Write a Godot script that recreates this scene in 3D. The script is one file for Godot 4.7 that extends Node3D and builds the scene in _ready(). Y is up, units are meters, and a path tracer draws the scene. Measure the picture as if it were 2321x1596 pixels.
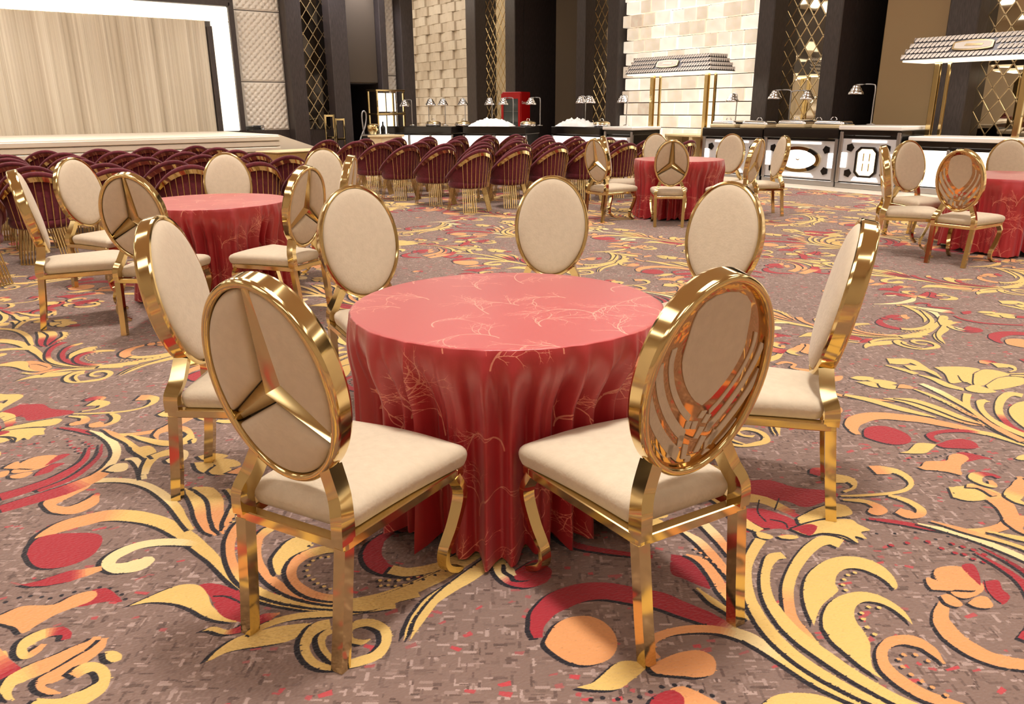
extends Node3D
# A hotel ballroom. Room axes: -z runs towards the stage, +x towards the wall behind the buffet. Units are metres.

const CAM_AT := Vector3(0, 1.4, 0)
const CEIL := 5.6

var M := {}
var taken := {}
var rng := RandomNumberGenerator.new()


class Shape:
	var v := PackedVector3Array()
	var uv := PackedVector2Array()
	var ix := PackedInt32Array()
	var xf := Transform3D.IDENTITY

	func p(a: Vector3, t := Vector2.ZERO) -> int:
		v.append(xf * a)
		uv.append(t)
		return v.size() - 1

	func tri(a: Vector3, b: Vector3, c: Vector3) -> void:
		var n := p(a)
		p(b)
		p(c)
		ix.append_array([n, n + 1, n + 2])

	func quad(a: Vector3, b: Vector3, c: Vector3, d: Vector3, s := 1.0) -> void:
		var n := p(a, Vector2(0, 0))
		p(b, Vector2(s, 0))
		p(c, Vector2(s, s))
		p(d, Vector2(0, s))
		ix.append_array([n, n + 1, n + 2, n, n + 2, n + 3])

	# rows of points that share their vertices; wrap_u joins the last column to the first, wrap_v the last row
	func grid(rows: Array, wrap_u := false, wrap_v := false, uvs: Array = []) -> void:
		var n := v.size()
		var h := rows.size()
		var w: int = rows[0].size()
		for i in h:
			for j in w:
				p(rows[i][j], uvs[i][j] if uvs else Vector2(float(j) / w, float(i) / h))
		for i in (h if wrap_v else h - 1):
			for j in (w if wrap_u else w - 1):
				var a := n + i * w + j
				var b := n + i * w + (j + 1) % w
				var c := n + ((i + 1) % h) * w + (j + 1) % w
				var d := n + ((i + 1) % h) * w + j
				ix.append_array([a, b, c, a, c, d])

	func box(c: Vector3, s: Vector3, r := 0.0, turn := Basis.IDENTITY) -> void:
		var h := s / 2.0
		r = minf(r, minf(h.x, minf(h.y, h.z)) * 0.9)
		for ax in 3:
			var a1 := (ax + 1) % 3
			var a2 := (ax + 2) % 3
			for sg in [-1.0, 1.0]:
				var q := []
				for k in [[-1, -1], [1, -1], [1, 1], [-1, 1]]:
					var o := Vector3.ZERO
					o[ax] = sg * h[ax]
					o[a1] = k[0] * (h[a1] - r)
					o[a2] = k[1] * (h[a2] - r)
					q.append(c + turn * o)
				if sg > 0:
					quad(q[3], q[2], q[1], q[0])
				else:
					quad(q[0], q[1], q[2], q[3])
			if r > 0.0:
				for s1 in [-1.0, 1.0]:
					for s2 in [-1.0, 1.0]:
						var q := []
						for k in [[0, -1], [0, 1], [1, 1], [1, -1]]:
							var o := Vector3.ZERO
							o[ax] = k[1] * (h[ax] - r)
							o[a1] = s1 * (h[a1] - (r if k[0] else 0.0))
							o[a2] = s2 * (h[a2] - (0.0 if k[0] else r))
							q.append(c + turn * o)
						if s1 * s2 > 0:
							quad(q[0], q[1], q[2], q[3])
						else:
							quad(q[3], q[2], q[1], q[0])
		if r > 0.0:
			for sx in [-1.0, 1.0]:
				for sy in [-1.0, 1.0]:
					for sz in [-1.0, 1.0]:
						var s3 := Vector3(sx, sy, sz)
						var a := c + turn * (s3 * (h - Vector3(0, r, r)))
						var b := c + turn * (s3 * (h - Vector3(r, 0, r)))
						var d := c + turn * (s3 * (h - Vector3(r, r, 0)))
						if sx * sy * sz > 0:
							tri(a, d, b)
						else:
							tri(a, b, d)

	# a closed profile carried along a path; every profile edge stays sharp unless smooth is set
	func sweep(path: Array, prof: Array, side: Vector3, smooth := false, loop := false, scales: Array = []) -> void:
		var n := path.size()
		var rings := []
		for i in n:
			var t: Vector3 = (path[(i + 1) % n] - path[i - 1]) if loop else (path[mini(i + 1, n - 1)] - path[maxi(i - 1, 0)])
			t = t.normalized()
			var u := (side - t * side.dot(t)).normalized()
			var w := t.cross(u)
			var s: float = scales[i] if scales else 1.0
			var ring := PackedVector3Array()
			for q in prof:
				ring.append(path[i] + (u * q.x + w * q.y) * s)
			rings.append(ring)
		if smooth:
			grid(rings, true, loop)
		else:
			var m := prof.size()
			for k in m:
				var rows := []
				for ring in rings:
					rows.append(PackedVector3Array([ring[k], ring[(k + 1) % m]]))
				grid(rows, false, loop)
		if not loop:
			cap(rings[0], false)
			cap(rings[n - 1], true)

	func cap(ring: PackedVector3Array, flip: bool) -> void:
		var n := v.size()
		for q in ring:
			p(q)
		for k in range(1, ring.size() - 1):
			if flip:
				ix.append_array([n, n + k, n + k + 1])
			else:
				ix.append_array([n, n + k + 1, n + k])

	func tube(path: Array, r: float, sides := 8, loop := false) -> void:
		var prof := []
		for k in sides:
			prof.append(Vector2.from_angle(TAU * k / sides) * r)
		var t: Vector3 = path[1] - path[0]
		var side := Vector3.UP if absf(t.normalized().y) < 0.9 else Vector3.RIGHT
		sweep(path, prof, side, true, loop)

	func lathe(c: Vector3, prof: Array, sides := 24, squash := 1.0) -> void:
		var rows := []
		for q in prof:
			var row := PackedVector3Array()
			for k in sides:
				var a := TAU * k / sides
				row.append(c + Vector3(cos(a) * q.x, q.y, sin(a) * q.x * squash))
			rows.append(row)
		grid(rows, true)

	# an outline filled as a cushion: steps are [scale towards the middle, height along n]
	func pad(outline: PackedVector3Array, steps: Array, n: Vector3) -> void:
		var mid := Vector3.ZERO
		for q in outline:
			mid += q
		mid /= outline.size()
		var rows := []
		for s in steps:
			var row := PackedVector3Array()
			for q in outline:
				row.append(mid + (q - mid) * s[0] + n * s[1])
			rows.append(row)
		grid(rows, true)

	# a flat outline (in x, y) with thickness along z
	func plate(outline: Array, z0: float, z1: float) -> void:
		var flat := PackedVector2Array(outline)
		var t := Geometry2D.triangulate_polygon(flat)
		for zz in [z0, z1]:
			var n := v.size()
			for q in flat:
				p(Vector3(q.x, q.y, zz), q)
			for k in range(0, t.size(), 3):
				if zz == z1:
					ix.append_array([n + t[k], n + t[k + 2], n + t[k + 1]])
				else:
					ix.append_array([n + t[k], n + t[k + 1], n + t[k + 2]])
		for k in flat.size():
			var a := flat[k]
			var b := flat[(k + 1) % flat.size()]
			quad(Vector3(a.x, a.y, z0), Vector3(b.x, b.y, z0), Vector3(b.x, b.y, z1), Vector3(a.x, a.y, z1))

	func mesh() -> ArrayMesh:
		var nm := PackedVector3Array()
		nm.resize(v.size())
		for k in range(0, ix.size(), 3):
			var a := v[ix[k]]
			var f := (v[ix[k + 2]] - a).cross(v[ix[k + 1]] - a)
			for e in 3:
				nm[ix[k + e]] += f
		for k in nm.size():
			nm[k] = nm[k].normalized() if nm[k].length_squared() > 0.0 else Vector3.UP
		var arr := []
		arr.resize(Mesh.ARRAY_MAX)
		arr[Mesh.ARRAY_VERTEX] = v
		arr[Mesh.ARRAY_NORMAL] = nm
		arr[Mesh.ARRAY_TEX_UV] = uv
		arr[Mesh.ARRAY_INDEX] = ix
		var m := ArrayMesh.new()
		m.add_surface_from_arrays(Mesh.PRIMITIVE_TRIANGLES, arr)
		return m


func numbered(called: String) -> String:
	var n: int = taken.get(called, 0)
	taken[called] = n + 1
	return called if n == 0 else "%s_%03d" % [called, n]


func thing(called: String, label: String, category: String, at := Vector3.ZERO, turn := 0.0, group := "") -> Node3D:
	var o := Node3D.new()
	o.name = numbered(called)
	add_child(o)
	o.position = at
	o.rotation.y = turn
	tag(o, label, category, group)
	return o


func tag(o: Node3D, label: String, category: String, group := "") -> void:
	o.set_meta("label", label)
	o.set_meta("category", category)
	if group:
		o.set_meta("group", group)


func obj(called: String, s: Variant, m: Material, parent: Node3D = self, at := Vector3.ZERO) -> MeshInstance3D:
	var o := MeshInstance3D.new()
	o.name = numbered(called) if parent == self else called
	o.mesh = s.mesh() if s is Shape else s
	o.material_override = m
	o.position = at
	parent.add_child(o, true)
	return o


func struct(called: String, label: String, s: Variant, m: Material) -> MeshInstance3D:
	var o := obj(called, s, m)
	o.set_meta("kind", "structure")
	o.set_meta("label", label)
	return o


func stuff(o: Node3D) -> void:
	o.set_meta("kind", "stuff")


func copy(o: Node3D, called: String, at: Vector3, turn: float, label: String) -> Node3D:
	var c: Node3D = o.duplicate()
	c.name = numbered(called)
	add_child(c)
	c.position = at
	c.rotation.y = turn
	c.set_meta("label", label)
	return c


func mat(c: Color, rough := 0.7, metal := 0.0) -> StandardMaterial3D:
	var m := StandardMaterial3D.new()
	m.albedo_color = c
	m.roughness = rough
	m.metallic = metal
	return m


func glow(c: Color, e: float) -> StandardMaterial3D:
	var m := mat(c, 0.4)
	m.emission_enabled = true
	m.emission = c
	m.emission_energy_multiplier = e
	return m


func noise_tex(freq: float, lo: Color, hi: Color, seed_: int, oct := 3, size := 512) -> NoiseTexture2D:
	var n := FastNoiseLite.new()
	n.seed = seed_
	n.frequency = freq
	n.fractal_octaves = oct
	var g := Gradient.new()
	g.set_color(0, lo)
	g.set_color(1, hi)
	var t := NoiseTexture2D.new()
	t.width = size
	t.height = size
	t.seamless = true
	t.noise = n
	t.color_ramp = g
	return t


func bump_tex(freq: float, seed_: int, strength := 4.0) -> NoiseTexture2D:
	var n := FastNoiseLite.new()
	n.seed = seed_
	n.frequency = freq
	var t := NoiseTexture2D.new()
	t.width = 256
	t.height = 256
	t.seamless = true
	t.as_normal_map = true
	t.bump_strength = strength
	t.noise = n
	return t


func cloth_mat(c: Color, vary: float, scale: float, seed_: int, sheen := 0.4, tint := 0.5) -> StandardMaterial3D:
	var m := mat(Color.WHITE, 0.85)
	m.albedo_texture = noise_tex(0.02, c.darkened(vary), c.lightened(vary * 0.4), seed_, 4)
	m.uv1_triplanar = true
	m.uv1_scale = Vector3.ONE * scale
	m.normal_enabled = true
	m.normal_texture = bump_tex(0.12, seed_ + 1, 2.0)
	m.normal_scale = 0.25
	m.rim_enabled = true
	m.rim = sheen
	m.rim_tint = tint
	return m


func wood(c: Color, seed_: int, scale := Vector3(1, 1, 1)) -> StandardMaterial3D:
	var m := mat(Color.WHITE, 0.45)
	m.albedo_texture = noise_tex(0.03, c.darkened(0.25), c.lightened(0.08), seed_, 4)
	m.uv1_triplanar = true
	m.uv1_world_triplanar = true
	m.uv1_scale = scale
	return m


func make_materials() -> void:
	M.gold = mat(Color(0.86, 0.775, 0.57), 0.1, 1.0)
	M.rosegold = mat(Color(0.80, 0.64, 0.45), 0.05, 1.0)
	M.brass = mat(Color(0.84, 0.76, 0.60), 0.25, 1.0)
	M.dark_mirror = mat(Color(0.30, 0.28, 0.26), 0.08, 1.0)
	M.cream = cloth_mat(Color(0.79, 0.725, 0.63), 0.05, 2.2, 11, 0.25, 0.4)
	M.maroon = cloth_mat(Color(0.40, 0.05, 0.115), 0.22, 2.0, 13, 0.3, 0.6)
	M.scale_ground = mat(Color(0.42, 0.42, 0.45), 0.3, 0.5)
	M.chrome = mat(Color(0.86, 0.86, 0.87), 0.12, 1.0)
	M.steel = mat(Color(0.72, 0.72, 0.73), 0.3, 1.0)
	M.black = mat(Color(0.055, 0.05, 0.05), 0.25)
	M.matt_black = mat(Color(0.03, 0.028, 0.028), 0.8)
	M.granite = mat(Color.WHITE, 0.15)
	M.granite.albedo_texture = noise_tex(0.2, Color(0.02, 0.02, 0.02), Color(0.20, 0.17, 0.15), 17, 2)
	M.granite.uv1_triplanar = true
	M.granite.uv1_scale = Vector3.ONE * 3.0
	M.dark_wood = wood(Color(0.24, 0.20, 0.19), 19, Vector3(3, 0.3, 3))
	M.brown_fabric = mat(Color.WHITE, 0.9)
	M.brown_fabric.albedo_texture = noise_tex(0.35, Color(0.22, 0.18, 0.135), Color(0.35, 0.29, 0.21), 23, 2)
	M.brown_fabric.uv1_triplanar = true
	M.brown_fabric.uv1_world_triplanar = true
	M.brown_fabric.uv1_scale = Vector3.ONE * 1.6
	M.gold_fabric = mat(Color.WHITE, 0.6)
	M.gold_fabric.albedo_texture = noise_tex(0.4, Color(0.42, 0.34, 0.23), Color(0.76, 0.65, 0.48), 29, 2)
	M.gold_fabric.uv1_triplanar = true
	M.gold_fabric.uv1_world_triplanar = true
	M.gold_fabric.uv1_scale = Vector3.ONE * 1.6
	M.mirror = mat(Color(0.80, 0.76, 0.68), 0.02, 1.0)
	M.tuft = mat(Color(0.90, 0.87, 0.83), 0.5)
	M.curtain = mat(Color.WHITE, 0.8)
	var strands := Image.create(1024, 4, false, Image.FORMAT_RGB8)
	rng.seed = 90
	var tone := 0.5
	for k in 1024:
		tone = clampf(lerpf(tone, 0.5, 0.12) + rng.randf_range(-0.2, 0.2), 0.0, 1.0)
		var t := tone * 0.6 + rng.randf() * 0.25 + (0.35 if rng.randf() < 0.04 else 0.0)
		strands.fill_rect(Rect2i(k, 0, 1, 4), Color(0.70, 0.645, 0.565).lerp(Color(0.90, 0.865, 0.80), clampf(t, 0.0, 1.0)))
	M.curtain.albedo_texture = ImageTexture.create_from_image(strands)
	M.plaster = mat(Color(0.82, 0.77, 0.69), 0.9)
	M.ceiling = mat(Color(0.88, 0.84, 0.77), 0.9)
	M.stage = mat(Color(0.86, 0.82, 0.76), 0.5)
	M.stone = []
	for k in 4:
		var m := mat(Color.WHITE, 0.6)
		var c: Color = [Color(0.84, 0.785, 0.71), Color(0.82, 0.765, 0.69), Color(0.86, 0.81, 0.735), Color(0.80, 0.74, 0.66)][k]
		m.albedo_texture = noise_tex(0.015, c.darkened(0.05), c.lightened(0.05), 31 + k, 3, 256)
		m.uv1_triplanar = true
		M.stone.append(m)
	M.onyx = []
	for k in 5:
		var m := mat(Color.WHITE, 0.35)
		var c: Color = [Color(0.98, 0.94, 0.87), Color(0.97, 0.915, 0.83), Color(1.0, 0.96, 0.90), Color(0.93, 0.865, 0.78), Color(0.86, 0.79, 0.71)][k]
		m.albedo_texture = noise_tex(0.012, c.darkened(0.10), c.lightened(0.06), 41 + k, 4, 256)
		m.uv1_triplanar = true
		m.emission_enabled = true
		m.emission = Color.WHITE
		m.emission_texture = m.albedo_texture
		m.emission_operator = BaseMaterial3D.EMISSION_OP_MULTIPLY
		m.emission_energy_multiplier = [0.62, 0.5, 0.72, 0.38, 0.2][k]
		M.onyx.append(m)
	M.lit = glow(Color(1.0, 0.97, 0.93), 1.6)
	M.lit_warm = glow(Color(1.0, 0.93, 0.80), 1.5)
	M.lit_frame = glow(Color(1.0, 0.95, 0.86), 1.5)
	M.silver_panel = mat(Color(0.80, 0.80, 0.82), 0.35, 0.4)
	M.white_gloss = mat(Color(0.88, 0.86, 0.84), 0.2)
	M.tile_floor = mat(Color(0.93, 0.88, 0.81), 0.25)
	M.red_paint = mat(Color(0.72, 0.06, 0.07), 0.3)
	M.white_paint = mat(Color(0.9, 0.88, 0.86), 0.5)
	M.cooler_glass = mat(Color(0.25, 0.30, 0.30, 0.25), 0.05)
	M.cooler_glass.transparency = BaseMaterial3D.TRANSPARENCY_ALPHA
	M.plastic_film = mat(Color(0.9, 0.9, 0.9), 0.2)
	M.gold_cloth = mat(Color.WHITE, 0.5)
	M.gold_cloth.albedo_texture = noise_tex(0.06, Color(0.50, 0.36, 0.16), Color(0.86, 0.72, 0.46), 61, 3)
	M.gold_cloth.uv1_triplanar = true
	M.gold_cloth.uv1_scale = Vector3.ONE * 2.0
	M.beige_lid = mat(Color(0.84, 0.76, 0.60), 0.35)


const LAMP := 2.2
const LAMP_E := 3.0
const SPOT_E := 27.0
const LAMP_C := Color(1.0, 0.98, 0.95)

func _ready() -> void:
	# camera, surroundings, exposure
	var cam := Camera3D.new()
	cam.name = "camera"
	cam.position = CAM_AT
	cam.rotation_degrees = Vector3(-17.6, -37.0, -0.35)
	cam.fov = 49.28
	cam.current = true
	add_child(cam)
	var we := WorldEnvironment.new()
	we.name = "world"
	var env := Environment.new()
	env.background_mode = Environment.BG_COLOR
	env.background_color = Color(0.02, 0.02, 0.02)
	env.tonemap_mode = Environment.TONE_MAPPER_LINEAR
	env.tonemap_exposure = 1.0
	env.sdfgi_enabled = true
	env.ssao_enabled = true
	env.ssil_enabled = true
	we.environment = env
	add_child(we)
	make_materials()
	M.lit_ceiling = glow(Color(1.0, 0.96, 0.90), 2.2)
	for x in [-8.0, -3.2, 1.6, 6.4, 11.2]:
		for z in [3.4, -1.4, -6.2, -11.0, -15.8]:
			lamp_panel(x, z)
	for x in [-6.0, -2.0, 2.0, 6.0]:
		lamp_panel(x, -18.9, 0.3)  # dim unseen row, added to lighten the stage curtain
	for z in [-21.6, -24.2, -26.8]:
		lamp_panel(13.3, z, 0.5)  # unseen passage lamps, added to brighten the woven stone wall
	for x in [8.95, 9.95, 10.6]:
		down_light(x, -20.0)
	weave_carpet()
	velvet()
	# large structure
	build_room()
	# tables
	var g := "red tablecloths with twig print"
	tablecloth(1.585, -2.132, 0.553, 0.737, 5, "red twig-print tablecloth on the large round table in front", g, [[2.867, 0.03], [1.714, 0.055]])
	tablecloth(1.76, -6.15, 0.57, 0.737, 6, "red twig-print tablecloth nearest the rows of maroon chairs", g, [[2.30, 0.03], [1.47, 0.04]])
	tablecloth(8.08, -7.02, 0.585, 0.75, 7, "red twig-print tablecloth standing before the lit buffet counters", g, [[2.63, 0.04], [1.5, 0.03]])
	tablecloth(8.72, -3.22, 0.60, 0.737, 8, "red twig-print tablecloth cut off by the right edge of the photo", g)
	# banquet chairs: [back, x, z of the back feet, facing]
	chair_meshes()
	var gc := "gold oval-back banquet chairs"
	var near := "at the front round table"
	var C0 := Vector2(1.585, -2.132)
	for q in [
		["star", 0.574, -1.755, Vector2(0.909, -0.417), "gold chair with three-part star back, cream seat towards the front table's left"],
		["lattice", 1.456, -1.116, Vector2(0.115, -0.993), "gold chair with etched pointed-oval lattice back at the front table"],
		["star", 0.651, -2.971, Vector2(0.80, 0.60), "gold chair left of the front table, cream oval turned to the right"],
		["star", 2.495, -1.347, Vector2(-0.57, -0.82), "gold chair right of the front table, seen edge-on with polished rim"],
		["star", 1.711, -3.583, Vector2(-0.09, 1.0), "gold chair behind the front table's left edge, whole cream oval facing out"],
		["star", 2.822, -3.356, Vector2(-0.71, 0.70), "gold chair straight behind the front table, small stain on its cream oval"],
		["star", 3.284, -2.498, Vector2(-0.98, 0.21), "gold chair behind the front table's right edge, half hidden by lattice chair"],
	]:
		place(q, gc)
	for q in [
		["star", 1.01, -5.27, Vector2(0.63, -0.777), "gold star-back chair on the near left of the second red table"],
		["star", 2.10, -5.10, Vector2(-0.5, -0.866), "gold star-back chair on the near right of the second red table"],
		["star", 0.50, -6.02, Vector2(0.99, 0.14), "gold chair seen edge-on at the left border, beside maroon chairs"],
		["star", 1.01, -7.28, Vector2(0.50, 0.866), "gold chair with cream oval in front of the maroon chairs, far left"],
		["star", 2.21, -7.17, Vector2(-0.30, 0.95), "gold chair right behind the second red table, frontal cream oval"],
		["star", 3.21, -7.32, Vector2(-0.55, 0.83), "gold chair between second red table and maroon chairs, cream oval partly hidden"],
		["star", 2.90, -6.08, Vector2(-0.80, -0.60), "narrow gold star back farthest right around the second red table"],
	]:
		place(q, gc)
	for q in [
		["star", 7.21, -6.37, Vector2(0.72, -0.69), "gold star-back chair centred in front of the distant red table"],
		["star", 8.26, -5.93, Vector2(-0.25, -0.97), "gold star-back chair on the near right of the distant red table"],
		["star", 6.86, -7.33, Vector2(0.97, 0.0), "gold star back seen obliquely at the left of the distant red table"],
		["star", 7.62, -7.98, Vector2(0.75, 0.66), "gold chair with cream oval at the far left of the distant red table"],
		["star", 8.72, -8.04, Vector2(-0.50, 0.866), "gold chair behind the distant red table, left of its back pair"],
		["star", 9.36, -7.16, Vector2(-0.95, 0.3), "gold chair behind the distant red table, right of its back pair"],
		["star", 9.24, -6.23, Vector2(-0.82, -0.57), "gold chair seen edge-on before the oval lit counter medallion"],
	]:
		place(q, gc)
	for q in [
		["lattice", 7.37, -3.165, Vector2(1.0, 0.0), "gold lattice-back chair at the red table by the right border"],
		["star", 7.55, -3.97, Vector2(0.55, 0.83), "gold chair seen edge-on left of the right-hand red table"],
		["star", 8.80, -4.36, Vector2(-0.40, 0.92), "gold chair with cream oval between edge-on chair and lattice chair"],
		["star", 9.95, -3.78, Vector2(-0.90, 0.43), "gold chair with wide cream oval behind the right-hand red table"],
	]:
		place(q, gc)
	# maroon barrel chairs in rows before the stage
	var words := ["first", "second", "third", "fourth", "fifth", "sixth", "seventh"]
	rng.seed = 12
	var first: Node3D = null
	for side in 2:
		for row in 6:
			for col in ([6, 7][side]):
				var x: float = [0.2, 6.28][side] + col * [0.69, 0.73][side] + 0.05 * sin(row * 2.1) + rng.randf_range(-0.012, 0.012)
				var z: float = [-8.8, -9.35][side] - row * [0.94, 0.97][side] + rng.randf_range(-0.04, 0.04)
				var label := "maroon barrel chair, %s block, %s row from the tables, %s from the middle aisle" % [["left", "right"][side], words[row], words[[5 - col, col][side]]]
				var turn := rng.randf_range(-0.06, 0.06)
				if first == null:
					first = barrel_chair(label)
					first.position = Vector3(x, 0, z)
					first.rotation.y = turn
				else:
					copy(first, "barrel_chair", Vector3(x, 0, z), turn, label)
	var stray := copy(first, "barrel_chair", Vector3(0.20, 0, -7.86), 0.1, "maroon barrel chair cut by the left border, closest of all to the camera")
	stray.set_meta("group", "maroon barrel chairs set out for the stage")
	build_buffet()
	build_corner()


func place(q: Array, group: String) -> void:
	var f: Vector2 = q[3].normalized()
	var at := Vector2(q[1], q[2]) + f * 0.27
	banquet_chair(q[0], at.x, at.y, at + f, q[4], group)


func build_buffet() -> void:
	var T := -PI / 2   # fronts look towards -x
	counter(Vector3(13.30, 0, -10.19), T, 1.46, 1.0, "oval0", "granite", "black-topped counter partly hidden by the chairs at the distant table")
	counter(Vector3(13.28, 0, -8.62), T, 1.56, 1.02, "oval", "granite", "counter with glowing oval medallion and four dark pentagons")
	counter(Vector3(13.22, 0, -7.24), T, 1.10, 1.08, "octagon", "white", "white-topped counter with glowing octagon, right of the oval one")
	counter(Vector3(13.36, 0, -5.32), T, 2.56, 0.92, "bays", "white", "low counter with tall glowing bays behind the right-hand table")
	counter(Vector3(12.62, 0, -12.75), T, 0.90, 1.0, "octagon", "white", "counter with glowing octagon at the right end of the far run")
	counter(Vector3(12.60, 0, -14.15), T, 1.72, 0.98, "bays", "granite", "dark-topped counter just left of the far octagon counter")
	counter(Vector3(11.55, 0, -16.0), T + 0.5, 1.7, 0.98, "bays", "granite", "glowing counter in the middle of the far buffet run")
	counter(Vector3(10.45, 0, -17.75), T + 0.5, 1.9, 0.98, "bays", "granite", "glowing counter at the left end of the far buffet run")
	# gilt service cabinet between the two runs
	var t := thing("service_cabinet", "low gilt cabinet with open bays between the two counter runs", "cabinet", Vector3(13.9, 0, -11.80), T)
	piece("top", t, Vector3(0, 0.80, -0.3), Vector3(1.5, 0.05, 0.6), M.beige_lid, 0.01)
	for k in 3:
		piece("upright", t, Vector3(-0.72 + k * 0.72, 0.4, -0.3), Vector3(0.09, 0.78, 0.56), M.beige_lid, 0.01)
	piece("back_board", t, Vector3(0, 0.4, -0.55), Vector3(1.4, 0.76, 0.04), M.gold_fabric)
	piece("shelf", t, Vector3(0, 0.12, -0.3), Vector3(1.4, 0.04, 0.5), M.beige_lid)
	canopy(Vector3(13.62, 0.0, -12.0), T, 1.55, 0.0, "silver scaled canopy on gilt posts before the glowing block wall")
	canopy(Vector3(13.75, 0.92, -5.87), T, 1.34, 0.92, "large silver scaled canopy on gilt posts at the right border")
	var gl := "chrome heat lamp "
	for q in [
		[13.9, -9.33, 1.03, [[0.36, 0.50], [-0.36, 0.52]], "with two domes before the diamond mirror"],
		[13.9, -7.63, 1.09, [[-0.36, 0.52]], "with one dome beside the black wall recess"],
		[13.9, -10.6, 1.01, [[-0.12, 0.50]], "before the right edge of the glowing block wall"],
		[13.2, -13.1, 1.01, [[-0.14, 0.50]], "before the left edge of the glowing block wall"],
		[13.2, -14.5, 0.99, [[-0.16, 0.52], [0.16, 0.52]], "with two close domes before the narrow mirror"],
		[12.6, -15.5, 0.99, [[-0.36, 0.5]], "just right of the red drinks cooler"],
		[12.1, -15.95, 0.99, [[-0.4, 0.5]], "in front of the red drinks cooler"],
		[11.85, -16.5, 0.99, [[-0.1, 0.5]], "just left of the red drinks cooler"],
		[11.5, -17.2, 0.99, [[-0.1, 0.5]], "before the right part of the woven stone wall"],
		[11.15, -17.6, 0.99, [[-0.1, 0.5]], "before the middle of the woven stone wall"],
		[10.9, -18.0, 0.99, [[0.1, 0.5]], "before the left part of the woven stone wall"],
		[10.6, -18.35, 0.99, [[-0.35, 0.48]], "next to the gilt display shelf"],
	]:
		heat_lamp_group(Vector3(q[0], q[2], q[1]), T, q[3], gl + q[4])
	for q in [
		[13.55, -10.5, 1.0, 0, "covered dish with cream base below the single lamp by the block wall"],
		[13.55, -9.75, 1.0, 0, "covered dish with cream base left of the two-domed lamp"],
		[13.6, -8.95, 1.02, 0, "covered dish with cream base right under the two-domed lamp"],
		[13.55, -8.15, 1.02, 0, "covered dish with cream base beside the white counter top"],
		[13.95, -8.7, 1.02, 1, "round brass-lidded dish behind the covered dishes"],
		[13.0, -13.7, 0.98, 1, "round brass-lidded dish on the right of the far run"],
		[13.0, -14.5, 0.98, 1, "round brass-lidded dish under the two close domes"],
		[12.3, -15.6, 0.98, 1, "round brass-lidded dish before the red drinks cooler"],
		[11.3, -17.0, 0.98, 1, "round brass-lidded dish before the woven stone wall, right"],
		[10.9, -17.8, 0.98, 1, "round brass-lidded dish before the woven stone wall, left"],
	]:
		chafing_dish(Vector3(q[0], q[2], q[1]), T, q[3] == 1, q[4])
	# clear film heaped over dishes
	for k in 2:
		var s := Shape.new()
		var nz := FastNoiseLite.new()
		nz.seed = 50 + k
		nz.frequency = 2.2
		var rows := []
		for i in 18:
			var row := PackedVector3Array()
			for j in 25:
				var u := i / 17.0
				var w := j / 24.0
				var e := sin(PI * u) * sin(PI * w)
				row.append(Vector3((w - 0.5) * 1.1, 0.005 + pow(e, 0.5) * (0.16 + 0.10 * nz.get_noise_2d(u * 3.0, w * 4.0)) + 0.035 * absf(nz.get_noise_2d(u * 12.0 + 30.0, w * 14.0)) * e, (u - 0.5) * 0.5))
			rows.append(row)
		s.grid(rows)
		var o := obj("dish_cover", s, M.plastic_film, self, [Vector3(11.55, 0.98, -16.1), Vector3(12.75, 0.98, -14.3)][k])
		o.rotation.y = -PI / 2 + 0.5 * (1 - k)
		tag(o, ["crumpled pale film over dishes before the red cooler", "crumpled pale film over dishes right of the red cooler"][k], "cover")
	drinks_cooler()


func drinks_cooler() -> void:
	var t := thing("drinks_cooler", "red drinks cooler with glass door behind the far counters", "cooler", Vector3(14.05, 0, -18.6), -PI / 4 - 0.35)
	var w := 0.62
	var h := 1.86
	piece("cabinet", t, Vector3(0, h / 2, -0.3), Vector3(w, h, 0.6), M.red_paint, 0.02)
	obj("door_frame", ring_of([Vector2(-w / 2, -0.8), Vector2(w / 2, -0.8), Vector2(w / 2, 0.86), Vector2(-w / 2, 0.86)], [Vector2(-w / 2 + 0.07, -0.72), Vector2(w / 2 - 0.07, -0.72), Vector2(w / 2 - 0.07, 0.72), Vector2(-w / 2 + 0.07, 0.72)], 0.0, 0.05), M.red_paint, t, Vector3(0, 0.95, 0))
	piece("inside", t, Vector3(0, 0.95, 0.008), Vector3(w - 0.14, 1.44, 0.012), mat(Color(0.45, 0.48, 0.48), 0.5))
	for k in 4:
		piece("shelf", t, Vector3(0, 0.42 + k * 0.3, 0.02), Vector3(w - 0.14, 0.015, 0.03), M.chrome)
	piece("door_glass", t, Vector3(0, 0.95, 0.045), Vector3(w - 0.14, 1.44, 0.006), M.cooler_glass)
	var f := SystemFont.new()
	f.font_names = PackedStringArray(["Droid Serif"])
	f.font_italic = true
	var tm := TextMesh.new()
	tm.font = f
	tm.text = "Coca-Cola"
	tm.font_size = 32
	tm.pixel_size = 0.0034
	tm.depth = 0.004
	var o := obj("lettering", tm, M.white_paint, t, Vector3(w / 2 + 0.003, 1.56, -0.3))
	o.rotation.y = PI / 2


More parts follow.
